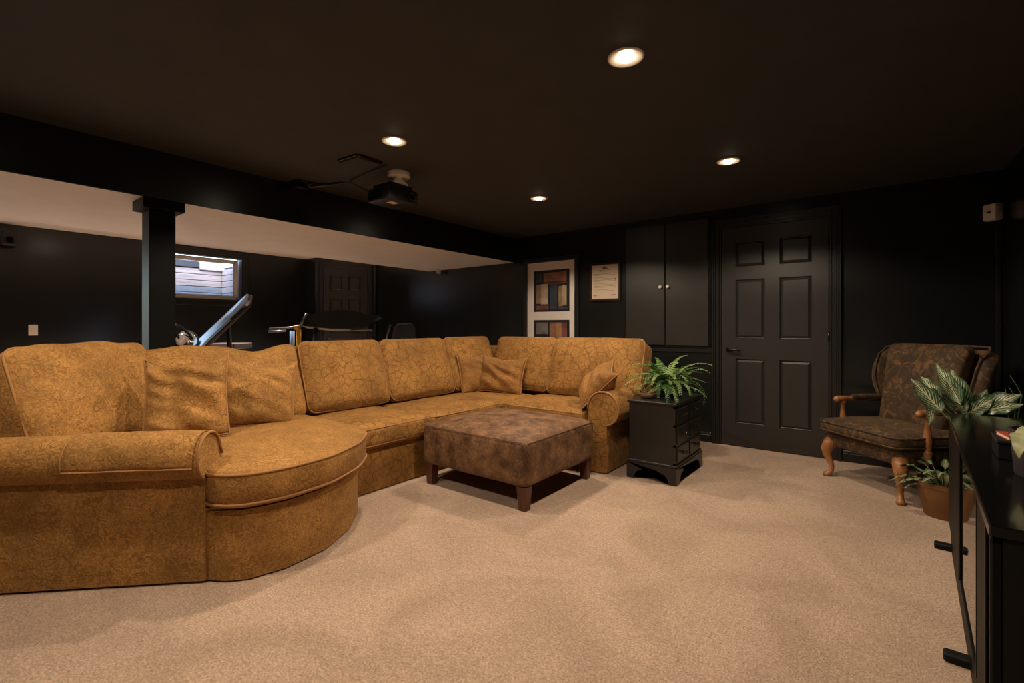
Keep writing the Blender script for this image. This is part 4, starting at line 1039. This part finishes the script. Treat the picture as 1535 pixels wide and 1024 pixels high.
g = G(); g.box(-.31, .31, -.1, 1.55, .10, .145, .008); LT(g, 'deck', 'black_vinyl')
g = G(); g.tube([(.10, .02, 1.07), (.30, .02, 1.075), (.36, .02, 1.06)], .014, 8); LT(g, 'crossbar', 'grey_metal', smooth=True)

# incline bench with chrome wheel
bc = at_z(318, 490, 4.8); bc.z = 0
bn = thing('exercise_bench', 'incline exercise machine with a pale blue-grey board, chrome wheel and curved handles', 'exercise bench', bc, YAW)
def LB(g, name, mat, parent=bn, **k): return g.put(name, mat, parent, k.pop('smooth', False), local=True, recenter=False, **k)
Kx = 4.8/705
def loc(px, py): return ((px-318)*Kx, EYE+(490-py)*Kx)
(xa, za), (xb, zb) = loc(294, 524), loc(372, 450)
La = math.hypot(xb-xa, zb-za); Mi = T(xa, 0, za) @ Matrix.Rotation(-math.atan2(zb-za, xb-xa), 4, 'Y') @ Matrix.Rotation(math.radians(35), 4, 'X')
g = G(); g.box(-.4, La, -.12, .16, -.005, .022, .010, Mi, 2); pad = LB(g, 'board', 'pad_blue', smooth='auto')
g = G(); g.box(-.4, La+.01, -.125, .165, -.040, -.006, .006, Mi); LB(g, 'frame_rail', 'black_plastic')
g = G(); g.box(La-.22, La-.05, -.132, -.124, -.002, .012, .003, Mi); LB(g, 'slot', 'black_gloss', pad)
g = G(); g.tube([Mi @ Vector((La-.01, -.13, .0)), Mi @ Vector((La+.045, -.13, .012))], .012, 8); LB(g, 'end_cap', 'vinyl_frame', pad, smooth=True)
cxw, czw = loc(284, 512)
g = G(); g.lathe([(0, -.09), (.06, -.085), (.105, -.055), (.125, 0), (.105, .055), (.06, .085), (0, .09)], 24, M=T(cxw, -.05, czw-.02) @ Matrix.Rotation(math.radians(80), 4, 'X')); wh = LB(g, 'wheel_cover', 'chrome', smooth=True)
g = G(); g.lathe([(.118, -.012), (.134, 0), (.118, .012)], 24, M=T(cxw, -.05, czw-.02) @ Matrix.Rotation(math.radians(80), 4, 'X'), cap=False); LB(g, 'rim', 'black_plastic', wh, smooth=True)
for pts in ([(266, 489), (270, 485), (284, 491), (296, 501), (301, 509)], [(256, 489), (266, 494), (276, 500), (281, 506), (284, 515)]):
    g = G(); g.tube([(loc(*q)[0], -.12, loc(*q)[1]) for q in pts], .013, 8); LB(g, 'handlebar', 'black_gloss', smooth=True)
xf = loc(294, 524)[0]
g = G(); g.tube([(xf-.02, .0, za-.12), (xf+.03, .0, .06)], .03, 8); g.tube([(xf-.35, 0, .04), (xf+.75, 0, .04)], .03, 8); g.tube([(xf+.4, 0, .04), tuple(Mi @ Vector((La*.55, 0, -.04)))], .022, 8); LB(g, 'stand', 'black_plastic', smooth=True)
for x in (xf-.35, xf+.75):
    g = G(); g.tube([(x, -.25, .03), (x, .25, .03)], .03, 8); LB(g, 'cross_foot', 'black_plastic', smooth=True)

# wooden crate stack behind the sofa
kb_ = at_z(330, 490, 5.35); kb_.z = 0
cr = thing('wooden_chest', 'dark red wooden chest behind the exercise bench', 'chest', kb_, YAW)
g = G(); g.box(-.16, .17, 0, .34, 0, .84, .005); g.put('case', 'wood_crate', cr, local=True)
g = G(); g.box(-.19, .17, -.02, .36, .86, .92, .006); g.put('lid', 'wood_crate', cr, local=True)
g = G(); g.box(-.17, .175, -.01, .35, .84, .86, .003); g.put('moulding', 'black_lacquer', cr, local=True)

# black padded chair in the gym
oc = at_z(606, 490, 5.9); oc.z = 0
of = thing('padded_chair', 'black padded chair with a grey edged back between treadmill and sofa corner', 'chair', oc, YAW)
def LO(g, name, mat, parent=of, **k): return g.put(name, mat, parent, k.pop('smooth', True), local=True, recenter=False, **k)
Kc = 5.9/705
g = G(); pr = [(-.145, .80), (-.135, .95), (-.105, 1.08), (-.07, 1.135), (.10, 1.145), (.135, 1.13), (.145, .80)]
n = len(pr); vs = [(x, -.03, z) for x, z in pr]+[(x, .05, z) for x, z in pr]
g.raw(vs, [tuple(range(n)), tuple(range(2*n-1, n-1, -1))]+[(i, (i+1) % n, n+(i+1) % n, n+i) for i in range(n)]); bmesh.ops.bevel(g.bm, geom=g.bm.edges[:], offset=.012, segments=2, affect='EDGES')
bk_ = LO(g, 'backrest', 'black_vinyl', smooth='auto')
g = G(); g.tube([(x-.006, -.028, z) for x, z in pr[:5]], .012, 8); LO(g, 'edge_trim', 'grey_metal', bk_)
g = rbox(.46, .44, .09, .035, (0, 0, .012), 8, 0, 1, 5, T(0, -.18, .50)); LO(g, 'seat', 'black_vinyl')
g = G(); g.tube([(0, .03, .85), (0, .06, .6), (0, 0, .46), (0, -.16, .45)], .02, 8); LO(g, 'spine', 'black_plastic')
g = G(); g.tube([(0, -.18, .46), (0, -.18, .09)], .028, 10); LO(g, 'column', 'black_plastic')
for k in range(5):
    a = k*2*PI/5; g = G(); g.tube([(0, -.18, .10), (.28*math.cos(a), -.18+.28*math.sin(a), .06), (.28*math.cos(a), -.18+.28*math.sin(a), .0)], [.026, .02, .022], 8); LO(g, 'leg', 'black_plastic')
bb = at_z(575, 490, 5.15); bb.z = 0
sk = thing('leaning_pole', 'thin grey pole leaning beside the black padded chair', 'pole', bb, YAW)
g = G(); g.tube([(-.25, 0, 0.0), (.06, .03, 1.11)], .010, 8); g.put('shaft', 'grey_metal', sk, True, local=True)
g = G(); g.tube([(.055, .0275, 1.09), (.065, .0325, 1.135)], .014, 8); g.put('grip', 'black_plastic', sk, True, local=True)
